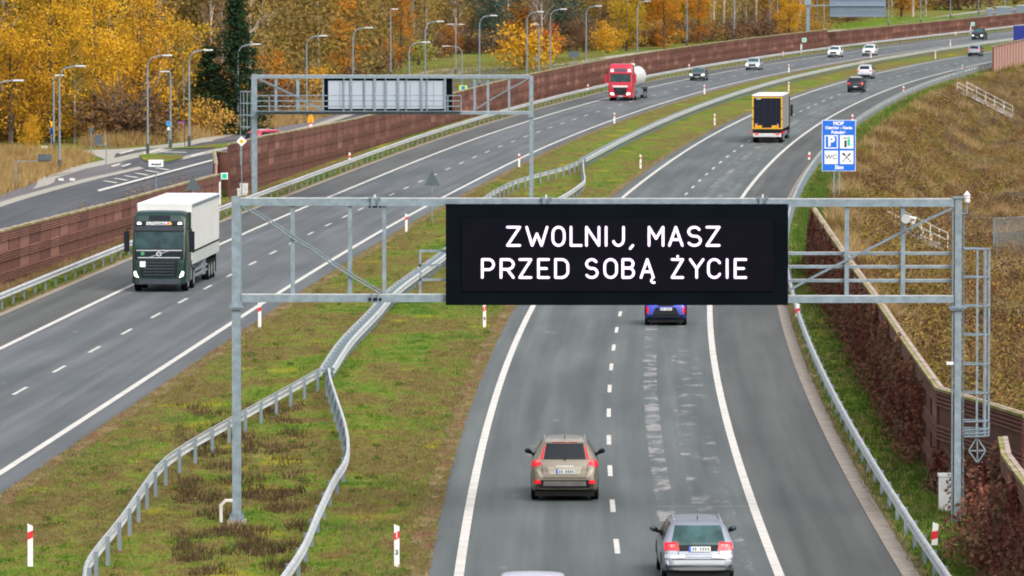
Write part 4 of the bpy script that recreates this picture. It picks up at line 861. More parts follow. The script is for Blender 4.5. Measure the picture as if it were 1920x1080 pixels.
# --- beige sport utility car
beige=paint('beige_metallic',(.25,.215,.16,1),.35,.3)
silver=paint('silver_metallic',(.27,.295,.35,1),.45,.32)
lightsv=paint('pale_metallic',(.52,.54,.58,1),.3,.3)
t,Bd=car('parked_car','x','car',1.89,4.63,SUVP,1.08,beige,'r',.36,tum=.27,
 rearwin=[(-.585,1.16),(.585,1.16),(.51,1.57),(-.51,1.57)],sidewin=[(-1.55,1.12),(1.0,1.10),(.25,1.56),(-1.3,1.58)],platepos=(.02,.83),rails=True,cr=.62,
 pieces=[('tail_light',[(.63,1.02),(.92,.94),(.905,1.10),(.70,1.17)],'r',taillit,True),('tail_light',[(.605,1.17),(.675,1.17),(.57,1.52),(.54,1.52)],'r',taillit,True),
  ('reflector',[(.66,.50),(.85,.50),(.83,.60),(.68,.60)],'r',taillit,True),('trim',[(-.93,.33),(.93,.33),(.93,.60),(-.93,.60)],'r',darkpl,False),('skid_plate',[(-.60,.44),(.60,.44),(.58,.57),(-.58,.57)],'r',M('skid_grey',(.16,.15,.135),.5,.2,.25,5),False),
  ('licence_recess',[(-.42,.76),(.42,.76),(.48,.96),(-.48,.96)],'r',paint('beige_light',(.42,.37,.29,1),.3,.3),False),('painted_highlight',[(.58,.68),(.66,.66),(.80,.88),(.70,.90)],'r',paint('beige_light',(.42,.37,.29,1),.3,.3),True),  # highlight on the bumper corners painted on in a lighter beige
  ('spoiler',[(-.54,1.60),(.54,1.60),(.52,1.675),(-.52,1.675)],'r',paint('beige_light',(.42,.37,.29,1),.3,.3),False),('brake_light',[(-.36,1.595),(.36,1.595),(.34,1.615),(-.34,1.615)],'r',tail,False),('seam',[(.60,.66),(.612,.66),(.64,1.0),(.628,1.0)],'r',darkpl,True),('seam',[(-.60,.655),(.60,.655),(.60,.668),(-.60,.668)],'r',darkpl,False),('handle',[(-.25,.965),(.25,.965),(.25,.99),(-.25,.99)],'r',alu,False),('lamp_lens',[(.66,1.10),(.82,1.06),(.78,1.13),(.68,1.16)],'r',M('pink_lens',(.55,.25,.22),.2,0,.1,3),True),('wiper',[(-.02,1.12),(.02,1.12),(.01,1.24),(-.01,1.24)],'r',black,False)])
t.name='sport_utility_car'; x,y=G(1060,938); y+=1.5; place(t,(float(along(xR,-1.55,y)),y,hs(y)+.03),heading(xR,y),'beige sport utility car with tall red tail lights in the left lane, rear view',None)
MB().tube([(0,-1.55,1.70),(0,-1.75,1.80)],.012,black,5).build('aerial',t)
t.location.x=P3(1060,925,y-1.6).x
# --- silver estate car
WGP=[(0,.50),(.02,.64),(.07,.72),(.12,.76),(.15,.88),(.22,.99),(.34,1.12),(.52,1.33),(.62,1.41),(.80,1.45),(1.4,1.49),(2.2,1.49),(2.75,1.40),(3.4,1.0),(3.6,.96),(4.4,.84),(4.65,.68),(4.71,.5)]
t,Bd=car('estate_car','silver estate car with green tinted rear window at the bottom edge','car',1.74,4.71,WGP,.97,silver,'r',.33,tum=.19,xtra=('gw',),
 rearwin=[(-.66,.93),(.66,.93),(.55,1.37),(-.55,1.37)],sidewin=[(-1.85,1.02),(1.0,1.0),(.3,1.39),(-1.6,1.40)],platepos=(.03,.835),rails=True,cr=.34,
 pieces=[('tail_light',[(.46,.81),(.87,.81),(.85,.99),(.50,1.00)],'r',taillit,True),('trim',[(-.46,.79),(.46,.79),(.5,.94),(-.5,.94)],'r',darkpl,False),('painted_highlight',[(.33,.63),(.88,.62),(.88,.71),(.33,.71)],'r',lightsv,True),('seam',[(.455,.62),(.467,.62),(.50,.80),(.488,.80)],'r',darkpl,True),('seam',[(-.8,.595),(.8,.595),(.8,.607),(-.8,.607)],'r',darkpl,False),('lamp_lens',[(.55,.87),(.70,.87),(.70,.94),(.56,.94)],'r',M('lens_bright',(.75,.22,.22),.2,0,.3,9),True),('tailgate_strip',[(-.32,.655),(.32,.655),(.32,.725),(-.32,.725)],'r',silver,False),('bumper',[(-.80,.47),(.80,.47),(.80,.585),(-.80,.585)],'r',lightsv,False),('trim',[(-.8,.30),(.8,.30),(.85,.40),(-.85,.40)],'r',paint('silver_dark',(.2,.21,.23,1),.3,.4),False)],sidem=M('green_black',(.02,.05,.05),.4,0,.1,2))  # bright pieces at both bumper sides are a highlight put into the colour
x,y=G(1307,1097); y+=2.2; place(t,(P3(1307,1075,y-2.2).x,y,hs(y)+.03),heading(xR,y)+.02)
MB().tube([(0,-1.5,1.49),(0,-1.68,1.60)],.01,black,5).build('aerial',t)
# --- roof of a white car cut by the lower edge
t,Bd=car('hatchback','pale lilac-white car cut off by the bottom edge, only its roof showing','car',1.78,4.1,[(0,.5),(.06,.85),(.3,1.1),(.55,1.38),(.8,1.46),(1.5,1.5),(2.2,1.47),(3.0,1.0),(3.8,.85),(4.05,.6),(4.1,.5)],.98,paint('lilac_white',(.62,.62,.72,1),.1,.3),'r',.31,rearwin=[(-.6,1.05),(.6,1.05),(.5,1.34),(-.5,1.34)],sidewin=[(-1.4,1.02),(.9,1.0),(.3,1.38),(-1.2,1.40)],pieces=[('tail_light',[(.62,.85),(.86,.85),(.82,1.1),(.66,1.1)],'r',tail,True)],platepos=(0,.7))
place(t,(P3(999,1068,134.).x,134.4,.03),heading(xR,150))
y_=142.6
# --- blue hatchback
blue=paint('electric_blue',(.003,.028,.40,1),.1,.28)
t,Bd=car('hatchback','electric blue and black hatchback just emerging below the message board','car',1.76,3.7,[(0,.5),(.05,.8),(.12,.95),(.25,1.05),(.5,1.3),(.65,1.46),(.9,1.51),(1.6,1.52),(2.2,1.45),(2.9,1.05),(3.4,.88),(3.65,.65),(3.7,.5)],1.0,blue,'r',.33,rearwin=[(-.55,.98),(.55,.98),(.5,1.4),(-.5,1.4)],sidewin=[(-1.3,1.05),(.8,1.0),(.2,1.4),(-1.1,1.42)],platepos=(0,.70),cr=.5,
 pieces=[('tail_light',[(.50,.93),(.66,.86),(.68,1.0),(.56,1.12)],'r',taillit,True),('reflector',[(.72,.52),(.80,.52),(.80,.80),(.72,.80)],'r',taillit,True),('trim',[(-.62,.33),(.62,.33),(.42,.77),(-.42,.77)],'r',darkpl,False),('tailgate',[(-.28,.82),(.28,.82),(.5,.99),(-.5,.99)],'r',darkpl,False),('trim',[(-.85,.30),(.85,.30),(.80,.44),(-.80,.44)],'r',darkpl,False),('trim',[(.81,.3),(.9,.3),(.9,.85),(.82,.8)],'r',darkpl,True)])
x,y=G(1250,611); place(t,(x,y+1.3,hs(y)+.03),heading(xR,y))
# --- distant cars seen from behind
HP=[(0,.5),(.05,.82),(.15,1.0),(.5,1.36),(.7,1.5),(1.2,1.58),(2.1,1.56),(2.8,1.42),(3.4,1.02),(4.1,.86),(4.35,.62),(4.4,.5)]
wp_=paint('white_gloss',(.74,.75,.76,1),.0,.3); bp_=paint('black_gloss',(.012,.013,.018,1),.1,.25); gp_=paint('grey_metallic',(.10,.11,.12,1),.5,.3)
def farcar(name,label,px,py,xf,view,pm,prof=HP,W=1.8,L=4.4,belt=1.0,lit=True,**kw):
    if view=='r':
        t,b_=car(name,label,'car',W,L,prof,belt,pm,'r',.33,rearwin=[(-.6,belt+.05),(.6,belt+.05),(.52,prof[4][1]-.08),(-.52,prof[4][1]-.08)],sidewin=[(-L/2+.8,belt+.05),(L/2-1.2,belt+.03),(.3,prof[6][1]-.12),(-L/2+1.0,prof[6][1]-.12)],platepos=(0,.62),pieces=[('tail_light',[(.58,.85),(.86,.85),(.82,1.05),(.62,1.05)],'r',taillit,True),('trim',[(-.85,.32),(.85,.32),(.85,.5),(-.85,.5)],'r',darkpl,False)],**kw)
    else:
        zr=max(p[1] for p in prof); t,b_=car(name,label,'car',W,L,prof,belt,pm,'f',.33,frontwin=[(-.70,belt+.06),(.70,belt+.06),(.58,zr-.13),(-.58,zr-.13)],sidewin=[(-L/2+.9,belt+.05),(L/2-1.3,belt+.03),(.3,zr-.12),(-L/2+1.1,zr-.14)],platepos=(0,.42),headq=[(.52,.60),(.84,.60),(.83,.78),(.58,.74)],lit=lit,grille=[(-.42,.50),(.42,.50),(.46,.76),(-.46,.76)],pieces=[('trim',[(-.7,.28),(.7,.28),(.75,.40),(-.75,.40)],'f',darkpl,False)],**kw)
    x,y=G(px,py+1); y+=L/2-.9; place(t,(P3(px,py,y-L/2).x,y,hs(y)+.03),heading(xf,y,view=='r')); return t,b_
SUV2=[(0,.55),(.05,.9),(.15,1.1),(.4,1.42),(.6,1.6),(1.1,1.68),(2.2,1.68),(2.9,1.5),(3.5,1.1),(4.2,.98),(4.4,.7),(4.45,.5)]
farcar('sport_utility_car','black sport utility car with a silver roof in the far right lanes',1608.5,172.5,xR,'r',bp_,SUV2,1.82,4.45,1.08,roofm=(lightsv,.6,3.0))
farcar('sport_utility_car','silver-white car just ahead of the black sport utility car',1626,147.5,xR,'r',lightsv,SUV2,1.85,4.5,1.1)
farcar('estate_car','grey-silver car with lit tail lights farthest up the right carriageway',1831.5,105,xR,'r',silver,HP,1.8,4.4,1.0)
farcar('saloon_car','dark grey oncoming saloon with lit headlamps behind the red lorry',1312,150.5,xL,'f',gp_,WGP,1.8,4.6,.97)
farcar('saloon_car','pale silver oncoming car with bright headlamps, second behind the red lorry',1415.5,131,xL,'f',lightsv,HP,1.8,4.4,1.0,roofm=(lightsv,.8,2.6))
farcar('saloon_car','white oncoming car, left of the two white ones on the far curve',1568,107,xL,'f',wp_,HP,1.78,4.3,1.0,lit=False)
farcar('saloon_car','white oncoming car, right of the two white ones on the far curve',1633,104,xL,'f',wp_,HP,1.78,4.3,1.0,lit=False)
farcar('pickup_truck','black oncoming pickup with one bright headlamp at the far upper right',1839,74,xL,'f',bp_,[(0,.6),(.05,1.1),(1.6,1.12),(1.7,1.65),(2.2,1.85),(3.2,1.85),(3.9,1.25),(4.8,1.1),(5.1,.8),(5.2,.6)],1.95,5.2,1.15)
redp=paint('red_gloss',(.42,.012,.04,1),.05,.3)
t,b_=car('delivery_van','x','car',1.8,4.3,[(0,.5),(.05,1.0),(.15,1.5),(.5,1.72),(1.2,1.78),(2.4,1.76),(3.0,1.5),(3.6,1.08),(4.1,.9),(4.27,.62),(4.3,.5)],1.0,redp,'r',.33,rearwin=[(-.72,1.0),(.72,1.0),(.66,1.5),(-.66,1.5)],sidewin=[(-1.7,1.05),(1.0,1.05),(.4,1.6),(-1.6,1.6)],pieces=[('tail_light',[(.74,.85),(.88,.85),(.86,1.3),(.76,1.3)],'r',taillit,True)],platepos=(0,.6),roofm=(paint('painted_roof_glare',(.62,.40,.44,1),0,.3),.6,2.9))  # pinkish panel paints the glare onto the red roof
t.name='small_van'; y=491.; p=P3(499,258,y); place(t,(p.x+.3,y,hs(y)+.04),-.75,'small red van on the side road behind the far gantry post')
# ------------------------------------------------------------------ lorries
def tyres(t,ys,hw,r=.5,w_=.3,rim=hub):
    for y in ys:
        for s in (-1,1): wheel(t,s*(hw-w_/2),y,r,w_,rim)
def cab(t,W,Hc,L,pm,y0,lower=.35,slope=.18):
    """y0 = y of the front face; cab extends backwards; front faces +y"""
    prof=[(y0-L,Hc-.25),(y0-L+.3,Hc-.08),(y0-L+.9,Hc),(y0-.75,Hc-.06),(y0-.52,Hc-.22),(y0-.38,Hc-.60),(y0-.28,Hc-1.0),(y0-.10,1.85),(y0-.03,1.4),(y0,.9),(y0,.5)]
    py=[p[0] for p in prof]; pz=[p[1] for p in prof]; ys=sorted(set(np.round(np.concatenate([np.linspace(y0-L,y0-.8,8),np.linspace(y0-.75,y0,26)]),3)))
    V=[];n=0
    for y in ys:
        zt=float(np.interp(y,py,pz)) if y<y0-.001 else 1.0; e=min(1,(y0-y)/.30); hw=W/2*(1-.10*(1-e)**2.2)
        top=hw-.03-.05*max(0,(zt-2))/2; r=[(0,lower),(hw*.9,lower),(hw,lower+.08),(hw,1.2 if zt>1.3 else zt*.7),(hw,min(2.0,zt-.12)),(top,zt-.10),(top-.06,zt-.03),(top-.2,zt),(0,zt+.02)]
        V+=[(x,y,z) for x,z in r]+[(-x,y,z) for x,z in r[-2:0:-1]]; n=2*len(r)-2
    Fc=[]
    for i in range(len(ys)-1):
        for j in range(n): a=i*n+j;b_=i*n+(j+1)%n; Fc.append((a,a+n,b_+n,b_))
    Fc.append(tuple(range(n))); Fc.append(tuple(range(len(V)-1,len(V)-n-1,-1)))
    link('cab',mesh('cab',V,Fc,[pm],smooth=False),t); return Body(V,Fc)
def add(t,Bd,nm,q,ax,mat,off=.015,both=False,n=8,m=5):
    out=None
    for qq in ([q,sym(q)] if both else [q]):
        mb=MB(); Bd.decal(mb,qq,ax,mat,off,n,m)
        if mb.F: out=mb.build(nm,t)
    return out
def truckmirrors(t,W,y,pm):
    for s in (-1,1):
        mb=MB(); x=s*(W/2+.02); mb.tube([(x,y,2.95),(x+s*.22,y+.08,2.9),(x+s*.26,y+.08,2.7)],.03,darkpl,6); mb.box(min(x+s*.12,x+s*.36),max(x+s*.12,x+s*.36),y-.02,y+.14,1.85,2.8,pm); mb.build('mirror',t)
# --- dark green lorry with white curtain trailer
green=paint('bottle_green',(.002,.026,.020,1),.0,.3); gdk=M('grille_black',(.007,.012,.018),.6,0,.1,2,spec=.2); tarp=MN('white_tarpaulin',[(.3,(.62,.62,.60)),(.7,(.72,.72,.70))],.7,5,.6,(1,1,.2),.25)
t=thing('articulated_lorry','dark green lorry with a white curtain-side trailer in the near left carriageway','lorry'); W=2.5
Bd=cab(t,W,3.72,2.3,green,2.3)
add(t,Bd,'windscreen',[(-1.12,2.02),(1.12,2.02),(1.05,2.78),(-1.05,2.78)],'f',M('lorry_glass',(.02,.045,.05),.15,0,.7,1.8,spec=.3),.012,n=12)
add(t,Bd,'sun_visor',[(-1.15,2.82),(1.15,2.82),(1.10,3.02),(-1.10,3.02)],'f',M('visor',(.03,.037,.05),.5,0,.1,1,spec=.2),.07)
o=add(t,Bd,'name_board',[(-.52,3.08),(.62,3.08),(.60,3.22),(-.50,3.22)],'f',wht,.02)
mb=MB(); Bd.decal(mb,[(-.50,3.09),(-.36,3.09),(-.40,3.22),(-.60,3.14)],'f',yel,.03,2,2); Bd.decal(mb,[(-.44,3.12),(-.34,3.10),(-.36,3.21),(-.44,3.2)],'f',red,.034,2,2); mb.build('symbol',o)
add(t,Bd,'top_panel',[(-1.12,3.04),(1.12,3.04),(1.08,3.26),(-1.08,3.26)],'f',gdk,.012)
add(t,Bd,'roof_panel',[(-.50,3.30),(.50,3.30),(.48,3.52),(-.48,3.52)],'f',gdk,.012); add(t,Bd,'spot_light',[(.84,3.11),(1.04,3.11),(1.02,3.21),(.87,3.21)],'f',headlit,.03,True)
add(t,Bd,'front_panel',[(-1.12,1.50),(1.12,1.50),(1.12,1.98),(-1.12,1.98)],'f',gdk,.010)
add(t,Bd,'trim',[(-1.05,1.90),(1.05,1.90),(1.05,1.94),(-1.05,1.94)],'f',alu,.02); add(t,Bd,'trim',[(-.98,1.57),(.98,1.57),(.98,1.61),(-.98,1.61)],'f',alu,.02)
mb=MB(); Bd.decal(mb,[(.46,1.61),(.40,1.61),(-.46,1.90),(-.40,1.90)],'f',alu,.022,8,2); mb.build('badge_bar',t)
mb=MB()
yf=2.3
for k in range(14):
    a,b_=[(.13*math.cos(q*math.pi/7),1.76+.11*math.sin(q*math.pi/7)) for q in (k,k+1)]; a2,b2_=[(.09*math.cos(q*math.pi/7),1.76+.07*math.sin(q*math.pi/7)) for q in (k,k+1)]
    Bd.decal(mb,[a2,b2_,b_,a],'f',chrome,.03,1,1)
mb.build('badge_ring',t)
mb=MB(); Bd.decal(mb,[(.68,1.70),(.84,1.70),(.84,1.86),(.68,1.86)],'f',M('eco_green',(.03,.25,.10),.5,0,.1,3),.022,3,3); mb.build('sticker',t)
add(t,Bd,'grille',[(-.82,.70),(.82,.70),(.90,1.46),(-.90,1.46)],'f',gdk,.014)
for k,z in enumerate((.78,.92,1.06,1.2,1.34)): add(t,Bd,'grille_bar',[(-.72,z),(.72,z),(.74,z+.035),(-.74,z+.035)],'f',M('slat_dark',(.05,.06,.065),.4,0,.1,2),.03)
add(t,Bd,'toll_box',[(.62,1.16),(.88,1.16),(.88,1.42),(.62,1.42)],'f',white,.035)
add(t,Bd,'headlight',[(.93,.66),(1.12,.74),(1.15,.94),(1.07,.98)],'f',headlit,.03,True); add(t,Bd,'bumper',[(-1.22,.37),(1.22,.37),(1.24,.60),(-1.24,.60)],'f',M('bumper_grey',(.04,.05,.06),.45,0,.1,2),.03)
plate(t,Bd,0.0,.52,'f',.54,.13)
for s in (-1,1):
    add(t,Bd,'side_window',[(1.2,2.05),(2.0,2.0),(1.9,2.75),(1.2,2.8)] ,'R' if s>0 else 'L',glass,.01); MB().box(min(s*1.0,s*1.25),max(s*1.0,s*1.25),-.35,.05,.9,3.6,green).build('wind_deflector',t)
truckmirrors(t,W,2.0,gdk)
tyres(t,(1.0,-1.7),1.24)
for s in (-1,1): MB().box(min(s*.85,s*1.22),max(s*.85,s*1.22),-1.0,.4,.45,1.0,steel_d).build('side_tank',t)
MB().box(-.5,.5,-13.6,1.8,.7,1.05,under).build('chassis',t)
zt=3.97; mb=MB(); mb.box(-1.27,1.27,-14.2,-.45,1.35,zt-.03,tarp); mb.build('trailer_box',t)
mb=MB(); mb.box(-1.28,1.28,-14.22,-.44,zt-.03,zt+.03,M('roof_tarp',(.80,.80,.80),.5,0,.03,.5)); 
for s in (-1,1): mb.box(s*1.29-.02,s*1.29+.02,-14.2,-.45,zt-.14,zt-.04,steel_d)
mb.build('trailer_roof',t)
mb=MB()
for s in (-1,1):
    mb.box(s*1.275-.012,s*1.275+.012,-14.15,-.5,1.15,1.68,M('side_board',(.48,.50,.47),.6,0,.08,1)); mb.box(s*1.285-.012,s*1.285+.012,-14.15,-.5,1.70,1.78,darkpl)
    for k in range(18): mb.box(s*1.285-.008,s*1.285+.008,-14.0+k*.77,-13.96+k*.77,1.78,zt-.15,M('strap_grey',(.52,.52,.50),.7,0,.1,2))
mb.build('side_board',t)
mb=MB(); mb.box(-1.25,1.25,-14.26,-14.21,1.3,zt,white); mb.build('rear_door',t)
tyres(t,(-9.4,-10.7,-12.0),1.24,.48,.36)
for s in (-1,1):
    mb=MB(); mb.box(s*1.2-.02,s*1.2+.02,-8.6,-2.6,.75,.85,alu); mb.box(s*1.2-.02,s*1.2+.02,-8.6,-2.6,.5,.6,alu); mb.build('side_guard',t)
    MB().box(min(s*.8,s*1.24),max(s*.8,s*1.24),-7.6,-6.4,.4,1.1,steel_d).build('tool_box',t); MB().box(min(s*.9,s*1.26),max(s*.9,s*1.26),-12.75,-12.7,.25,1.1,black).build('mud_flap',t)
mb=MB(); mb.tube([(1.3,-8.5,1.0),(1.45,-8.5,.95)],.05,amber,6); mb.build('marker_light',t)
x,y=G(298,549); hd=heading(xL,y,False); place(t,(x,y,hs(y)+.03),hd); fv=Vector((math.sin(-hd),math.cos(hd),0)); t.location-=fv*2.3
q=link('lettering',text_mesh('AUTOGORAL',.15,M('board_ink',(.02,.02,.03),.5,0,.05,1),bold=.003),t); hh=Bd.t.ray_cast(Vector((.1,20,3.15)),Vector((0,-1,0)))[0]; q.location=(.13,hh.y+.04,3.15); q.rotation_euler=(math.pi/2-.35,0,math.pi); 
# --- red lorry with white tank trailer
t=thing('tank_lorry','red lorry pulling a white tank trailer on the far left carriageway','lorry'); rp=paint('lorry_red',(.50,.008,.035,1),.05,.3)
Bd=cab(t,2.5,3.85,2.3,rp,2.3)
add(t,Bd,'windscreen',[(-1.08,1.98),(1.08,1.98),(1.02,2.72),(-1.02,2.72)],'f',MC['lorry_glass'],.012); add(t,Bd,'trim',[(-1.14,2.74),(1.14,2.74),(1.1,2.86),(-1.1,2.86)],'f',M('maroon',(.12,.01,.02),.5,0,.1,1),.05)
add(t,Bd,'top_panel',[(-.62,3.02),(.62,3.02),(.60,3.38),(-.60,3.38)],'f',M('violet_grey',(.09,.05,.08),.4,0,.1,1),.012); add(t,Bd,'spot_light',[(.74,3.02),(1.06,3.02),(1.0,3.28),(.78,3.28)],'f',light('lamp_pink',(1,.75,.75,1),.7),.03,True)
add(t,Bd,'badge_panel',[(-.74,1.42),(.74,1.42),(.80,1.60),(-.80,1.60)],'f',M('badge_silver',(.62,.6,.6),.35,.2,.05,1),.02)
add(t,Bd,'grille',[(-.52,.62),(.52,.62),(.74,1.38),(-.74,1.38)],'f',gdk,.014)
for z in (.78,.95,1.12,1.29): add(t,Bd,'grille_bar',[(-.52,z),(.52,z),(.53,z+.03),(-.53,z+.03)],'f',MC['slat_dark'],.03)
add(t,Bd,'headlight',[(.64,.62),(1.02,.66),(1.04,.86),(.7,.84)],'f',headlit,.03,True); plate(t,Bd,0,.5,'f',.54,.13); add(t,Bd,'bumper',[(-1.2,.35),(1.2,.35),(1.22,.42),(-1.22,.42)],'f',darkpl,.03)
for s in (-1,1): add(t,Bd,'side_window',[(1.2,2.05),(2.0,2.0),(1.9,2.75),(1.2,2.8)],'R' if s>0 else 'L',glass,.01)
truckmirrors(t,2.5,2.0,rp); tyres(t,(1.0,-1.6),1.22); MB().box(-.5,.5,-11.3,1.8,.65,1.0,under).build('chassis',t)
tw=M('tank_white',(.74,.75,.74),.3,0,.05,.6); mb=MB(); mb.tube([(0,y,2.35) for y in (-.6,-.75,-1.1,-10.9,-11.3,-11.45)],[.5,.95,1.12,1.12,.95,.5],tw,28); mb.build('tank',t,smooth=False)
mb=MB(); mb.box(-.35,.35,-10.5,-1.6,3.44,3.52,steel); mb.tube([(0,-3.5,3.4),(0,-3.5,3.75)],.3,white,12); mb.tube([(0,-7.5,3.4),(0,-7.5,3.75)],.3,white,12); mb.build('catwalk',t)
for s in (-1,1):
    MB().box(min(s*.75,s*1.22),max(s*.75,s*1.22),-7.2,-2.4,.5,1.15,steel).build('side_locker',t); MB().box(min(s*.85,s*1.25),max(s*.85,s*1.25),-11.2,-7.6,1.05,1.2,darkpl).build('mudguard',t); MB().box(min(s*.8,s*1.22),max(s*.8,s*1.22),-1.0,.3,.45,1.0,M('tank_blue',(.1,.13,.35),.5,0,.1,1)).build('side_tank',t)
tyres(t,(-8.1,-9.4,-10.7),1.22,.5,.36)
x,y=G(1163,190); hd=heading(xL,y,False)-.025; place(t,(x,y,hs(y)+.03),hd); fv=Vector((math.sin(-hd),math.cos(hd),0)); t.location-=fv*2.3
# --- curtain lorry seen from behind (front is +y)
t=thing('curtain_lorry','box lorry with black rear door framed in yellow, seen from behind','lorry'); Lb=13.
yb=0.; cg=MN('grey_curtain',[(.3,(.24,.23,.22)),(.7,(.30,.29,.28))],1.,4,.7,(1,1,.3),.2); bx_=lambda nm,*a:MB().box(*a).build(nm,t)
bx_('box_body',-1.26,1.26,.05,12.5,1.15,3.92,cg); bx_('roof',-1.29,1.29,0.,12.55,3.92,4.0,M('roof_tarp',(.8,.8,.8),.5,0,.03,.5))
navy=M('rear_curtain',(.010,.013,.024),.7,0,.1,1,spec=.15); ylw=M('frame_yellow',(.68,.38,.02),.5,0,.06,2)
bx_('rear_door',-1.12,1.12,.0,.045,1.28,3.74,navy)
mb=MB(); mb.box(-1.26,-1.14,-.02,.045,1.18,3.84,ylw); mb.box(1.14,1.26,-.02,.045,1.18,3.84,ylw); mb.box(-1.14,1.14,-.02,.045,3.75,3.84,ylw); mb.box(-1.14,1.14,-.02,.045,1.18,1.27,ylw)
for s in (-1,1):
    for z in (2.0,2.9): mb.box(s*1.2-.07,s*1.2+.07,-.04,-.021,z-.03,z+.03,darkpl)
mb.build('door_frame',t)
org=M('warning_orange',(.85,.36,.01),.5,0,.05,2); bx_('warning_plate',-1.02,-.45,-.03,-.005,1.29,1.47,org); bx_('warning_plate',.38,.95,-.03,-.005,1.29,1.47,org); bx_('sticker',-1.02,-.8,-.02,-.004,1.5,1.62,pink); bx_('sticker',.8,.95,-.02,-.004,1.5,1.60,pink); bx_('sticker',-.92,-.55,-.02,-.004,3.64,3.70,wht)
for s in (-.75,-.3,.3,.75): bx_('lock_bar',s-.018,s+.018,-.03,-.001,1.3,3.72,M('bar_dark',(.014,.018,.03),.5,.2,.1,2))
bx_('tail_beam',-1.22,1.22,.02,.3,.95,1.14,under); bx_('rear_bumper',-1.18,1.18,-.02,.1,.52,.82,M('bumper_white',(.55,.54,.52),.5,0,.12,3)); bx_('number_plate',-.27,.27,-.04,-.021,.60,.78,platem)
for s in (-1,1): bx_('tail_light',min(s*.72,s*1.0),max(s*.72,s*1.0),-.045,-.021,.68,.80,taillit); bx_('marker_light',min(s*1.22,s*1.36),max(s*1.22,s*1.36),-.02,.06,.82,.95,taillit)
bx_('chassis',-.5,.5,.3,13.5,.7,1.1,under); bx_('cab',-1.24,1.24,13.0,15.2,.5,3.6,gdk)
for s in (-1,1): bx_('mirror',min(s*1.3,s*1.5),max(s*1.3,s*1.5),14.8,15.,1.9,2.9,darkpl); bx_('mud_flap',min(s*.8,s*1.2),max(s*.8,s*1.2),.35,.4,.25,.9,black); bx_('side_guard',s*1.2-.02,s*1.2+.02,5.5,10.5,.5,.85,steel_d)
tyres(t,(1.5,2.8,4.1,12.,14.1),1.24,.5,.36); MB().tube([(1.27,1.5,.95),(1.42,1.5,.95)],.05,taillit,6).build('marker_light',t)
x,y=G(1438.5,269); hd=heading(xR,y); place(t,(x,y,hs(y)+.03),hd)
# --- blue trailer cut by the right edge
t=thing('blue_lorry','dark blue lorry trailer cut off by the right edge above the pink wall','lorry'); nb=M('trailer_blue',(.012,.02,.16),.5,0,.1,.8)
MB().box(-1.27,1.27,0,13,1.1,4.0,nb).build('box_body',t); MB().box(-1.2,1.2,-.03,-.002,1.2,3.85,M('door_blue',(.015,.025,.22),.5,0,.1,1)).build('rear_door',t); MB().box(-1.2,1.2,.3,12.5,.7,1.08,under).build('chassis',t); tyres(t,(1.5,2.8,12.),1.24,.5,.36)
MB().box(-1.2,1.2,13.3,15.4,.6,3.6,nb).build('cab',t); MB().box(-1.1,1.1,15.4,15.43,2.,2.9,glass).build('windscreen',t)
Y=872.; x=P3(1899,60,Y).x; place(t,(x+1.35,Y,hs(Y)+.03),heading(xR,Y))
# ------------------------------------------------------------------ vegetation
def fol(name,stops,scale=.35,fine=(1.6,.16),objrand=.2,trans=.2): return MN(name,stops,scale,5,.85,(1,1,1),0,.15,fine=fine,objrand=objrand,trans=trans)
gold=fol('leaf_gold',[(.30,(0.280,0.142,0.015)),(.45,(0.513,0.276,0.021)),(.58,(0.652,0.344,0.026)),(.7,(0.391,0.286,0.032))])
gold2=fol('leaf_gold_bright',[(.30,(0.376,0.202,0.021)),(.45,(0.613,0.344,0.021)),(.58,(0.742,0.425,0.034)),(.7,(0.475,0.242,0.034))])
gold3=fol('leaf_gold_olive',[(.30,(0.187,0.125,0.015)),(.45,(0.374,0.240,0.021)),(.58,(0.487,0.315,0.031)),(.7,(0.254,0.192,0.031))])
olive2=fol('leaf_olive_pale',[(.3,(0.157,0.146,0.045)),(.45,(0.302,0.224,0.062)),(.6,(0.426,0.280,0.078)),(.72,(0.246,0.202,0.056))])
orange=fol('leaf_orange',[(.3,(0.243,0.094,0.014)),(.5,(0.486,0.187,0.019)),(.65,(0.580,0.262,0.028))])
olive=fol('leaf_olive',[(.3,(0.112,0.106,0.022)),(.45,(0.224,0.179,0.034)),(.6,(0.381,0.246,0.039)),(.72,(0.179,0.168,0.034))])
ochre=fol('leaf_ochre',[(.3,(0.230,0.138,0.034)),(.5,(0.436,0.252,0.051)),(.65,(0.528,0.311,0.069))])
brownl=fol('leaf_brown',[(.3,(0.085,0.051,0.030)),(.5,(0.153,0.085,0.043)),(.65,(0.212,0.128,0.068))])
dgreen=fol('leaf_darkgreen',[(.3,(.012,.03,.014)),(.5,(.025,.055,.022)),(.7,(.045,.075,.03))],trans=.05)
pineg=fol('leaf_pine',[(.3,(.015,.04,.03)),(.5,(.035,.08,.06)),(.7,(.06,.11,.075))],trans=.05)
rust=fol('leaf_rust',[(.3,(.28,.08,.02)),(.5,(.55,.16,.03)),(.7,(.60,.25,.04))])
barkw=MN('birch_bark',[(.35,(.10,.08,.07)),(.45,(.42,.36,.30)),(.7,(.52,.46,.40))],2.5,5,.9,(1,1,.5)); barkd=M('dark_bark',(.075,.055,.042),.9,0,.3,4); twig=M('twig_brown',(.15,.105,.08),.9,0,.25,4)
def quads(C,size,R,flat=.0,asp=.7):
    n=len(C); a=R.normal(size=(n,3)); a/=np.linalg.norm(a,axis=1)[:,None]; b=R.normal(size=(n,3)); b-=a*(a*b).sum(1)[:,None]; b/=np.linalg.norm(b,axis=1)[:,None]
    s=size*(.6+.8*R.rand(n))[:,None]; a=a*s*.5; b=b*s*.5*asp
    return np.stack([C-a,C-b*.9,C+a,C+b*.9],1).reshape(-1,3)
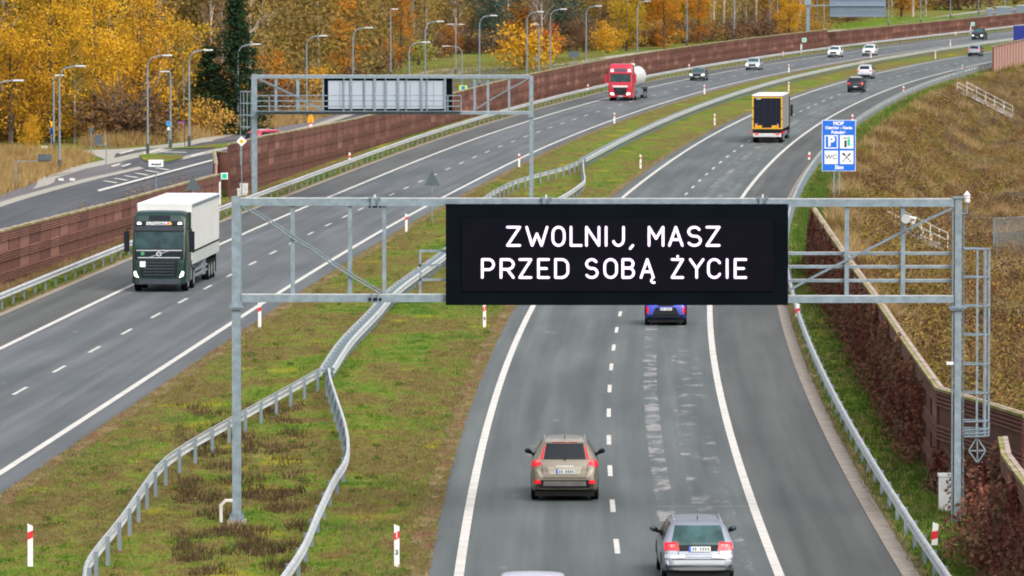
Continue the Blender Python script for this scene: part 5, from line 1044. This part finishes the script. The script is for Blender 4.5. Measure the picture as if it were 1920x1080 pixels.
def crown_pts(kind,hh,rad,R,ncl,per,z0,spread):
    if kind=='round':
        u=R.normal(size=(ncl,3)); u/=np.linalg.norm(u,axis=1)[:,None]; r=R.rand(ncl)**.38; c=u*r[:,None]
        lob=1+.22*np.sin(u[:,0]*5+R.rand()*6)+.18*np.sin(u[:,2]*6+u[:,1]*4+R.rand()*6)
        c=c*lob[:,None]; P=np.stack([c[:,0]*rad,c[:,1]*rad,z0+(c[:,2]*.5+.5)*(hh-z0)],1)
    elif kind=='tall':
        t=R.rand(ncl)**.85; prof=np.sin(np.pi*np.clip(t*.88+.10,0,1))**.8; a=R.rand(ncl)*6.283; rr=rad*prof*(R.rand(ncl)**.45)*(1+.25*np.sin(a*3+t*9))
        P=np.stack([rr*np.cos(a),rr*np.sin(a),z0+t*(hh-z0)],1)
    elif kind=='spruce':
        t=R.rand(ncl)**1.35; a=R.rand(ncl)*6.283; lay=(t*16)%1.; rr=rad*(1-t)**.85*(R.rand(ncl)**.4)*(1-.35*lay); P=np.stack([rr*np.cos(a),rr*np.sin(a),z0+t*(hh-z0)-.12*rr],1)
    C=P[:,None,:]+R.normal(size=(ncl,per,3))*spread*np.array([1,1,.75]); return C.reshape(-1,3),P
def tree(name,kind,hh,rad,leafm,bark,seed,ncl=150,per=16,z0=1.,spread=.55,size=.34,tr=.16,limbs=9,twigs=0,lean=0,white=False):
    R=np.random.RandomState(seed); t=thing(name,'x','tree'); C,P=crown_pts(kind,hh,rad,R,ncl,per,z0,spread)
    me=fastmesh('crown',quads(C,size,R),4,leafm)
    link('crown',me,t); mb=MB(); mb.tube([(0,0,-.3),(0.08*lean,0,hh*.25),(.2*lean,.05,hh*.55),(.1,0,hh*.93)],[tr*1.25,tr,tr*.62,.03],bark,7)
    idx=R.choice(len(P),min(limbs,len(P)),replace=False)
    for i in idx:
        p=P[i]; zb=max(z0*.6,p[2]-1.1*math.hypot(p[0],p[1])-.6); zb=min(zb,hh*.85); m_=(p[0]*.45,p[1]*.45,zb+(p[2]-zb)*.62)
        mb.tube([(0.1*lean,0,zb),m_,tuple(p)],[tr*.42,tr*.25,.02],bark,5,False)
    if twigs:
        for i in range(twigs):
            a=R.rand()*6.283; z=z0+R.rand()*(hh*.8-z0); L=rad*(.5+.6*R.rand())*(1-.5*z/hh); e=(math.cos(a)*L,math.sin(a)*L,z+L*1.3); mb.tube([(0,0,z),(e[0]*.5,e[1]*.5,z+L*.5),e],[.05,.03,.012],twig,4,False)
            for k in range(3): q=(e[0]*(.4+.2*k)+R.normal()*.4,e[1]*(.4+.2*k)+R.normal()*.4,z+L*1.0+R.rand()); mb.tube([(e[0]*.4,e[1]*.4,z+L*.45),q],[.025,.01],twig,3,False)
    mb.build('trunk',t); t['h']=hh; return t
PT={}
PT['goldA']=tree('golden_tree','round',12,4.6,gold,barkd,1,120,76,.9,.52,.23,.22)
PT['goldB']=tree('golden_tree','tall',14,3.6,gold2,barkd,2,115,74,.7,.50,.22,.2)
PT['goldC']=tree('golden_tree','round',10,3.6,gold3,barkd,3,90,70,.5,.46,.22,.18)
PT['orA']=tree('orange_tree','tall',13,2.8,orange,barkd,4,95,62,.6,.45,.22,.17)
PT['orB']=tree('orange_tree','round',9,3.,orange,barkd,5,120,17,.5,.5,.34,.16)
PT['olA']=tree('birch_tree','tall',17,2.9,olive,barkw,6,150,22,1.2,.6,.26,.15,limbs=12)
PT['olB']=tree('birch_tree','tall',16,2.4,ochre,barkw,7,75,24,2.4,.55,.24,.19,limbs=12)
PT['olC']=tree('birch_tree','tall',18,3.2,olive2,barkw,8,80,26,3.0,.65,.26,.21,limbs=14)
PT['brA']=tree('bare_tree','tall',15,3.,brownl,barkw,9,90,10,1.5,.6,.26,.15,limbs=14,twigs=26)
PT['brB']=tree('brown_tree','round',9,3.4,brownl,barkd,10,130,15,.3,.6,.32,.15,twigs=10)
PT['spr']=tree('spruce_tree','spruce',13.5,3.2,dgreen,barkd,11,520,20,.4,.26,.26,.18,limbs=4)
PT['pin']=tree('pine_tree','round',13,3.8,pineg,barkd,12,160,17,2.5,.55,.34,.2)
PT['bshG']=tree('golden_bush','round',4.2,2.6,gold,barkd,13,110,14,.1,.4,.28,.08,limbs=6)
PT['bshO']=tree('olive_bush','round',3.6,2.4,ochre,barkd,14,110,14,.0,.4,.26,.07,limbs=6)
PT['bshB']=tree('brown_bush','round',3.0,2.8,brownl,barkd,15,110,14,.0,.4,.26,.07,limbs=5,twigs=12)
PT['bshL']=tree('green_bush','round',3.4,2.2,fol('leaf_yellowgreen',[(.3,(.16,.17,.035)),(.5,(.28,.28,.06)),(.7,(.36,.33,.09))]),barkd,16,90,14,.1,.35,.26,.07)
PT['rst']=tree('rusty_tree','round',6,2.2,rust,barkd,17,90,14,.4,.4,.28,.1)
used=set()
cnt=[0]
def put(k,px,py,h_=None,label=None,group=None,sx=1.,rz=None,xy=None):
    x,y=xy or G(px,py); first=k not in used; used.add(k); o=PT[k] if first else dup(PT[k]); s=(h_/o['h']) if h_ else 1.
    place(o,(x,y,hs(y)-.05),rz if rz is not None else random.random()*6.28,label,group,(s*sx,s*sx,s)); 
    if label is None: raise ValueError
    return o
# the trees one can single out
put('goldA',265,256,12.2,'large rounded golden tree behind the fourth and fifth street lamps'); put('goldB',95,268,13.8,'tall golden-yellow tree behind the two left street lamps',sx=1.15)
put('goldB',178,262,13.,'golden tree with an orange top between the two broadest golden trees'); put('goldA',20,272,11.,'broad olive-golden tree at the far left edge')
put('olA',140,268,8.5,'lower olive-golden tree with a drooping crown in front of the tall golden pair'); put('spr',443,252,12.6,'broad dark green spruce beside the seventh street lamp',sx=1.25); put('spr',392,250,7.8,'smaller dark spruce left of the tall spruce',sx=1.7)
put('olA',345,250,9.5,'olive-golden tree between the large rounded tree and the spruces'); put('spr',180,232,14.2,'blue-green conifer top showing above the golden trees')
put('bshL',412,250,4.6,'pale yellow-green bush in front of the spruces'); put('bshO',385,256,3.4,'pale ochre bush below the sixth street lamp'); put('bshB',437,247,2.6,'reddish brown bush at the foot of the tall spruce')
put('bshG',57,286,3.0,'small slender golden tree standing alone at the left field edge',sx=.5); put('bshB',232,268,4.2,'dark purplish bare thicket between the golden trees',sx=1.3)
put('orA',672,140,11.5,'golden columnar birch right of the ninth street lamp',sx=.8); put('orA',752,128,10.,'orange columnar tree right of the tenth street lamp',sx=.9); put('orB',722,132,5.2,'small orange tree at the left end of the meadow'); put('orB',845,108,4.8,'small golden tree behind the double-headed lamp')
put('pin',922,102,11.,'dark green pine behind the fifteenth street lamp'); put('pin',1003,92,9.,'dark green pine top behind the golden bush'); put('bshG',983,133,5.8,'golden bush at the meadow edge beside the double lamp',sx=1.15); put('rst',1030,116,5.,'rust-red small tree right of the golden bush')
put('bshG',1138,100,4.6,'golden bush on the meadow right of the nineteenth street lamp',sx=.75); put('orA',1245,92,10.5,'golden-yellow tree right of the twentieth street lamp',sx=1.3); put('goldC',1175,96,8.5,'orange-golden tree behind the red lorry')
put('orA',1310,84,10.,'orange-brown tree right of the twenty-first street lamp'); put('brB',1235,88,3.5,'dark bare thicket left of the twenty-first street lamp'); put('rst',1782,17,6,'rust-orange tree behind the twenty-eighth street lamp')
put('bshL',785,122,3.6,'yellow-green bush behind the eleventh street lamp'); put('bshO',540,205,4.6,'ochre bush beneath the wood behind the far gantry')
put('goldA',1480,70,8.,'golden bushy tree left of the cantilever sign'); put('olA',1545,64,9.,'green-gold tree directly behind the cantilever sign')
put('bshB',1590,42,2.8,'low dark bramble mound below the ribbed sign back',sx=1.6)
# the wood, row by row
LINE=[(-200,285),(0,262),(100,258),(200,252),(300,243),(400,234),(470,222),(520,202),(560,190),(610,178),(650,160),(690,140),(760,116),(850,100),(930,96),(1000,98),(1060,100),(1120,94),(1200,86),(1260,82),(1340,76),(1400,71),(1470,66),(1560,58)]
lx=[p[0] for p in LINE]; ly=[p[1] for p in LINE]
def zone(px):
    if px<300: return 'brA brB olA brA goldC'.split(),'behind the broad golden trees'
    if px<480: return 'olA brA olC olB orB brA'.split(),'behind the broad golden trees'
    if px<640: return 'olA olB olC olA brA orA'.split(),'behind the far gantry beam'
    if px<780: return 'olB olC orA brA olA'.split(),'above the far board'
    if px<960: return 'brA brB olB orB brA olA'.split(),'left of the dark pine'
    if px<1130: return 'brB brB pin olC brA orB'.split(),'left of the red lorry'
    if px<1330: return 'orA olA goldC olB orB'.split(),'above the red lorry'
    return 'olA olB olC olA brA orA'.split(),'left of the cantilever sign'
RR_=random.Random(4)
desc={'goldC':'golden tree','goldA':'broad golden tree','goldB':'tall golden tree','olA':'olive-yellow birch','olB':'thin ochre birch with a white trunk','olC':'tall loose olive birch','brA':'half-bare brown birch','brB':'dark brown thicket tree','orA':'orange columnar tree','orB':'small orange tree','pin':'dark green pine'}
for row in range(4):
    px=-120 if row else -60
    while px<1560:
        yb=float(np.interp(px,lx,ly)); x,y=G(px,yb); y+=3+row*7+RR_.uniform(-2,3); x=x+RR_.uniform(-1,1)*1.2; ks,zn=zone(px)
        if row==0 and px<460: px+=60; continue
        k=RR_.choice(ks); 
        hmin={'brB':6,'orB':6.5,'pin':11}.get(k,12)
        put(k,0,0,hmin*RR_.uniform(.9,1.25),desc[k]+' '+zn,'wood '+zn,xy=(x*(y/(y)),y),sx=RR_.uniform(.95,1.25))
        px+=RR_.uniform(3.4,5.2)*F/y*(1.15 if row<2 else 1.3)
# right wood behind the cantilever sign
for px,yb,k in ((1610,34,'olA'),(1640,33,'brA'),(1672,33,'olA'),(1690,32,'orA'),(1712,33,'olB'),(1736,31,'olA')): put(k,px,yb,13,desc[k]+' in the clump right of the ribbed sign back','trees in the clump right of the ribbed sign',sx=1.3)
for i in range(26):
    px=1400+i*21+RR_.uniform(-6,6); put(RR_.choice(['brB','bshB','brB','bshO','brA']),px,14+RR_.uniform(-9,6),RR_.uniform(4,9),'brown bush in the distant scrub at the top right','distant scrub at the top right',sx=1.5)
# a solid far wood behind the rows
R=np.random.RandomState(33); C=[]
for px in np.arange(-160,1960,4):
    yb=float(np.interp(px,lx+[1700,2000],ly+[10,-8])); x,y=G(px,yb); y+=34+R.rand()*14; n=16
    C.append(np.stack([x+R.normal(size=n)*2.2,y+R.normal(size=n)*2.5,hs(y)+R.rand(n)*14],1))
C=np.concatenate(C); C=(C[:,None,:]+R.normal(size=(len(C),20,3))*.7).reshape(-1,3)
o=link('far_wood',fastmesh('far_wood',quads(C,.5,R),4,MN('far_foliage',[(.3,(.07,.05,.02)),(.45,(.16,.12,.035)),(.55,(.26,.16,.04)),(.7,(.12,.08,.04))],.12,6,.9,fine=(1.2,.3),trans=.15))); o['kind']='stuff'
# thickets under the wood edge
for i,px in enumerate(range(-40,1540,27)):
    yb=float(np.interp(px,lx,ly))+RR_.uniform(-1,3)
    if px>640 and px<1130: k=RR_.choice(['bshB','brB','bshB','bshO']); hh=RR_.uniform(1.6,3.2)
    else: k=RR_.choice(['bshB','bshO','bshB','bshO','bshG' if px<700 else 'bshB']); hh=RR_.uniform(2.,4.)
    put(k,px,yb,hh,{'bshB':'dark bare bush','brB':'brown thicket bush','bshO':'ochre bush','bshG':'golden bush'}[k]+' at the foot of the trees '+zone(px)[1],'undergrowth '+zone(px)[1],sx=1.5)
# ---- tufts, weeds, creeper
def blades(name,pts,hmin,hmax,wd,per,spread,mat,seed,lean=.35,kind='stuff'):
    """pts (n,3): clump feet"""
    R=np.random.RandomState(seed); n=len(pts); B_=np.repeat(pts,per,0)+np.concatenate([R.normal(size=(n*per,2))*spread,np.zeros((n*per,1))],1)
    hgt=np.repeat(hmin+(hmax-hmin)*R.rand(n)**1.4,per)*(.6+.6*R.rand(n*per)); a=R.rand(n*per)*6.283; side=np.stack([np.cos(a),np.sin(a),0*a],1)*wd*(.6+.8*R.rand(n*per))[:,None]; l=R.normal(size=(n*per,2))*lean
    tip=B_+np.stack([l[:,0]*hgt,l[:,1]*hgt,hgt],1)
    V=np.stack([B_-side,B_+side,tip],1).reshape(-1,3); o=link(name,fastmesh(name,V,3,mat)); o['kind']=kind; return o
def sc_strip(xf,o0,o1,Y0,Y1,n,R,pw=1.6):
    t=R.rand(n); Y=1/(1/Y0+(1/Y1-1/Y0)*t**(1/1.)); s=np.array(along(xf,0,Y)); off=o0+(o1-o0)*R.rand(n); X=along(xf,off,Y); return X,Y,off
gr1=MN('grass_blades',[(.32,(.07,.10,.018)),(.45,(.13,.17,.03)),(.55,(.17,.16,.05)),(.66,(.24,.18,.075))],.5,6,.9,(1,.6,1),fine=(9,.35),trans=.3)
gr2=MN('green_verge',[(.3,(.04,.085,.012)),(.5,(.075,.14,.02)),(.7,(.14,.18,.035))],.8,6,.9,fine=(9,.3),trans=.3)
dryg=MN('dry_thatch',[(.3,(.16,.10,.05)),(.5,(.28,.19,.09)),(.7,(.40,.29,.15))],.6,6,.9,fine=(7,.3),trans=.3)
dark=MN('dark_weeds',[(.3,(.04,.022,.014)),(.5,(.085,.05,.03)),(.7,(.13,.085,.045))],.8,6,.9,fine=(7,.3),trans=.2)
R=np.random.RandomState(5)
def median(n,Y0,Y1):
    Y=1/(1/Y0+(1/Y1-1/Y0)*R.rand(n)); a=along(xL,5.2,Y); b=along(xR,-5.2,Y); X=a+(b-a)*R.rand(n); return X,Y
X,Y=median(26000,145,500); blades('grass',np.stack([X,Y,hz(Y)],1),.04,.13,.012,4,.07,MC['ground'],1)
X,Y=median(5000,145,600); sel=(np.sin(X*1.7+Y*.21)+np.sin(X*.6-Y*.13+1))>.5; X,Y=X[sel],Y[sel]; blades('dry_grass',np.stack([X,Y,hz(Y)],1),.06,.2,.012,5,.1,dryg,2)
# dark dead weeds round the near pole
q=[G(330+240*R.rand()+0,760+320*R.rand()) for _ in range(3400)]; q=[(x,y) for x,y in q if math.sin(x*3.1+y*.5)+math.sin(y*1.1-x)+.6*math.sin(y*.37)>.15]
blades('dead_weeds',np.array([(x,y,0.) for x,y in q]),.08,.28,.014,6,.12,dark,3)
# verges
for xf,o0,o1,n,ms in ((xR,7.35,9.4,9000,gr2),(xL,-9.0,-6.95,7000,gr2)):
    Y=1/(1/100+(1/700-1/100)*R.rand(n)); X=along(xf,o0+(o1-o0)*R.rand(n),Y); blades('verge_grass',np.stack([X,Y,hz(Y)],1),.07,.26,.014,6,.1,ms,4)
Y=1/(1/255+(1/480-1/255)*R.rand(2600)); X=along(xL,-9.05+.5*R.rand(2600),Y); blades('dry_grass',np.stack([X,Y,hz(Y)],1),.25,.6,.02,6,.12,dryg,6)
# tall dry plants on the hedge side of the local road and left field
fw=MN('field_weeds',[(.3,(.20,.12,.045)),(.45,(.36,.23,.09)),(.6,(.44,.31,.13)),(.7,(.24,.22,.06))],.4,6,.9,fine=(4,.3),trans=.3)
def poly_pts(poly,n,R):
    xs=[p[0] for p in poly]; ys=[p[1] for p in poly]; out=[]
    while len(out)<n:
        px=R.uniform(min(xs),max(xs)); py=R.uniform(min(ys),max(ys)); c=False
        for i in range(len(poly)):
            (x0,y0),(x1,y1)=poly[i],poly[i-1]
            if (y0>py)!=(y1>py) and px<(x1-x0)*(py-y0)/(y1-y0)+x0: c=not c
        if c: x,y=G(px,py); out.append((x,y,hs(y)))
    return np.array(out)
blades('tall_dry_grass',poly_pts([(-60,288),(0,285),(150,290),(172,300),(100,328),(67,338),(40,352),(-60,385)],4200,R),.4,1.0,.035,7,.25,fw,7)
blades('tall_dry_grass',poly_pts([(150,275),(240,262),(330,256),(440,232),(470,225),(560,205),(640,190),(640,212),(560,232),(470,247),(440,250),(330,266),(240,275)],5200,R),.5,1.3,.04,7,.3,fw,8)
blades('meadow_grass',poly_pts([(640,190),(690,140),(880,118),(1130,105),(1130,120),(960,148),(880,160),(760,200)],3200,R),.2,.5,.04,6,.3,MN('meadow_blades',[(.3,(.12,.13,.03)),(.5,(.22,.22,.06)),(.7,(.30,.24,.09))],.15,6,.9,(1,.4,1),trans=.3),9)
blades('meadow_grass',poly_pts([(1560,50),(1660,34),(1760,33),(1850,24),(1850,28),(1720,45),(1590,58)],1600,R),.2,.5,.05,6,.4,MN('lush_blades',[(.3,(.10,.18,.02)),(.5,(.19,.30,.04)),(.7,(.24,.28,.06))],.1,6,.9,trans=.3),10)
# bank outside the right carriageway: layered weeds, straw and shrubs
bankm=[MN('bank_straw',[(.3,(0.229,0.147,0.066)),(.5,(0.378,0.262,0.121)),(.7,(0.481,0.349,0.177))],.25,6,.9,fine=(5,.3),trans=.3),MN('bank_rust',[(.3,(0.103,0.052,0.026)),(.5,(0.196,0.103,0.046)),(.7,(0.268,0.166,0.062))],.3,6,.9,fine=(5,.3),trans=.25),MN('bank_olive',[(.3,(0.103,0.087,0.021)),(.5,(0.196,0.160,0.036)),(.7,(0.309,0.206,0.041))],.3,6,.9,fine=(5,.3),trans=.25)]
def bank(n,lo,hi,seed):
    R=np.random.RandomState(seed); out=[]
    Y=1/(1/160+(1/960-1/160)*R.rand(n*6)); off=lo+(hi-lo)*R.rand(n*6)**1.3; x=along(xR,off,Y); px=960+x*F/Y
    k=(px<1990)&~((Y<300)&(off<10.4)); return np.stack([x,Y],1)[k][:n]
def zgv(P):
    off=(P[:,0]-xR(P[:,1]))/np.hypot(1,sR(P[:,1])); return hz(P[:,1])-dropf(off,0)
def mask(P,k):
    v=np.sin(P[:,0]*.55+np.sin(P[:,1]*.09)*3)+np.sin(P[:,1]*.13+P[:,0]*.21)+.8*np.sin(P[:,0]*1.3-P[:,1]*.31); return (v>.35) if k==0 else ((v<-.35) if k==1 else (abs(v)<.75))
for k,(n,h0,h1,wd) in enumerate(((27000,.35,1.05,.028),(15000,.3,.9,.035),(14000,.25,.8,.04))):
    P=bank(n,10.,36,20+k); P=P[mask(P,k)]; z=zgv(P); blades('bank_weeds',np.column_stack([P,z]),h0,h1,wd,7,.22,bankm[k],30+k,.45)
def clumps(name,pts,rad,hh,per,size,mat,seed,**kw):
    R=np.random.RandomState(seed); n=len(pts); s=.6+.8*R.rand(n); C=np.repeat(pts,per,0); u=R.normal(size=(n*per,3)); u/=np.linalg.norm(u,axis=1)[:,None]; r=R.rand(n*per)**.4
    C=C+u*r[:,None]*np.repeat(s,per)[:,None]*np.array([rad,rad,hh*.5]); C[:,2]+=np.repeat(s,per)*hh*.4
    o=link(name,fastmesh(name,quads(C,size,R),4,mat)); o['kind']='stuff'; return o
for k,(n,rad,hh,m_) in enumerate(((520,.9,.9,bankm[2]),(560,.9,.8,bankm[1]),(260,.6,.8,bankm[0]),(110,.9,1.3,MN('bank_gold',[(.3,(.28,.17,.03)),(.6,(.45,.28,.05))],.6,4,.9,trans=.3)))):
    P=bank(n,11.5,34,50+k); z=zgv(P); clumps('bank_shrubbery',np.column_stack([P,z]),rad,hh,60,.15,m_,60+k)
for k,(n,rad,hh,m_) in enumerate(((170,1.4,1.6,bankm[1]),(150,1.5,1.5,bankm[2]),(150,1.2,1.3,MN('bank_dark',[(.3,(.05,.03,.02)),(.5,(.10,.06,.035)),(.7,(.16,.10,.05))],.5,5,.9,fine=(5,.3),trans=.2)))):
    P=bank(n,12,36,80+k); clumps('bank_shrubbery',np.column_stack([P,zgv(P)]),rad,hh,150,.17,m_,90+k)
for xf,sg,sd in ((xR,-1,13),(xL,1,14)):
    R=np.random.RandomState(sd); Y=1/(1/145+(1/600-1/145)*R.rand(16000)); X=along(xf,sg*(4.75+2.4*R.rand(16000)**2.),Y); blades('dry_grass',np.stack([X,Y,hz(Y)+.02],1),.03,.11,.012,4,.06,edge,sd)
R=np.random.RandomState(77); X,Y=median(230,146,420); clumps('weed_clumps',np.stack([X,Y,hz(Y)],1),.22,.2,45,.06,gr2,78); X,Y=median(160,146,420); clumps('dead_leaves',np.stack([X,Y,hz(Y)-.03],1),.5,.05,9,.07,ochre,79)
# green fringe on top of the bank beside the far guardrail
Y=1/(1/300+(1/900-1/300)*R.rand(5000)); X=along(xR,8.+2.6*R.rand(5000),Y); blades('verge_grass',np.stack([X,Y,hz(Y)],1),.1,.35,.02,6,.15,gr2,12)
# creeper on the road face of the right wall
ivym=MN('creeper_leaves',[(.3,(.075,.024,.018)),(.42,(.17,.050,.038)),(.52,(.23,.11,.07)),(.62,(.15,.095,.055)),(.72,(.12,.11,.04))],.7,6,.8,(1,.5,1),fine=(8,.35),trans=.2)
def ivy(pts,side,n,seed,zt=2.75,thick=.32,low=.9,h0=0):
    R=np.random.RandomState(seed); P=np.array(pts,float); seg_=np.hypot(*np.diff(P,axis=0).T); cu=np.concatenate([[0],np.cumsum(seg_)]); t=R.rand(n)*cu[-1]; x=np.interp(t,cu,P[:,0]); y=np.interp(t,cu,P[:,1])
    i=np.clip(np.searchsorted(cu,t)-1,0,len(P)-2); d=np.diff(P,axis=0)/seg_[:,None]; nn=np.stack([d[i,1],-d[i,0]],1)*side
    top=zt*(.80+.2*np.sin(t*.9+seed)*np.sin(t*.31)+.12*R.rand(n)); z=h0+top*(R.rand(n)**.8); o_=.06+thick*(R.rand(n)**1.5)*(1.3-.8*z/zt)+low*np.clip(.7-z,0,1)*R.rand(n)
    C=np.stack([x+nn[:,0]*o_,y+nn[:,1]*o_,z],1); o=link('creeper',fastmesh('creeper',quads(C,.16,R),4,ivym)); o['kind']='stuff'
    st=MB()
    for _ in range(120):
        j=R.randint(n); p=C[j]; st.tube([(p[0],p[1],.05),(p[0]+R.normal()*.15,p[1]+R.normal()*.3,p[2]*.5),(p[0]+R.normal()*.2,p[1]+R.normal()*.5,p[2]+.15)],[.012,.01,.006],twig,3,False)
    st.build('creeper_stems',None,kind='stuff')
ivy(rr[2:],-1,26000,71); ivy([n3,n2,n1,n0],-1,9000,72,2.6); ivy([j[0],j[1],j[2]],1,2600,73,1.6,.25,.5,-.2)
px_=[G(1870+30*math.sin(i),900+i*14) for i in range(14)]
clumps('bramble',np.array([(x-.2,y,0.) for x,y in px_]),.8,1.5,300,.13,ivym,77)
clumps('bramble',np.array([(*G(1690+i*9,850-5*abs(i-4)),0.) for i in range(9)]),.6,1.3,110,.11,M('bramble_brown',(.14,.085,.055),.9,0,.35,3),78)
# scrub on the shoulder of the local road behind the wall
clumps('roadside_weeds',np.array([(float(along(xL,-9.9,y)),y,hs(y)+1.2) for y in (283,291,300,318,322,338,345,352,358,364,370)]),.5,1.5,200,.12,M('scrub_brown',(.20,.13,.08),.9,0,.35,3),79)
for o in bpy.data.objects:
    if o.get('label') and len(o['label'].split())>16: print('LONG',o['label'])
cnt_tr=len([o for o in bpy.data.objects if o.get('category')=='tree']); print('TREES',cnt_tr,'OBJ',len(bpy.data.objects))
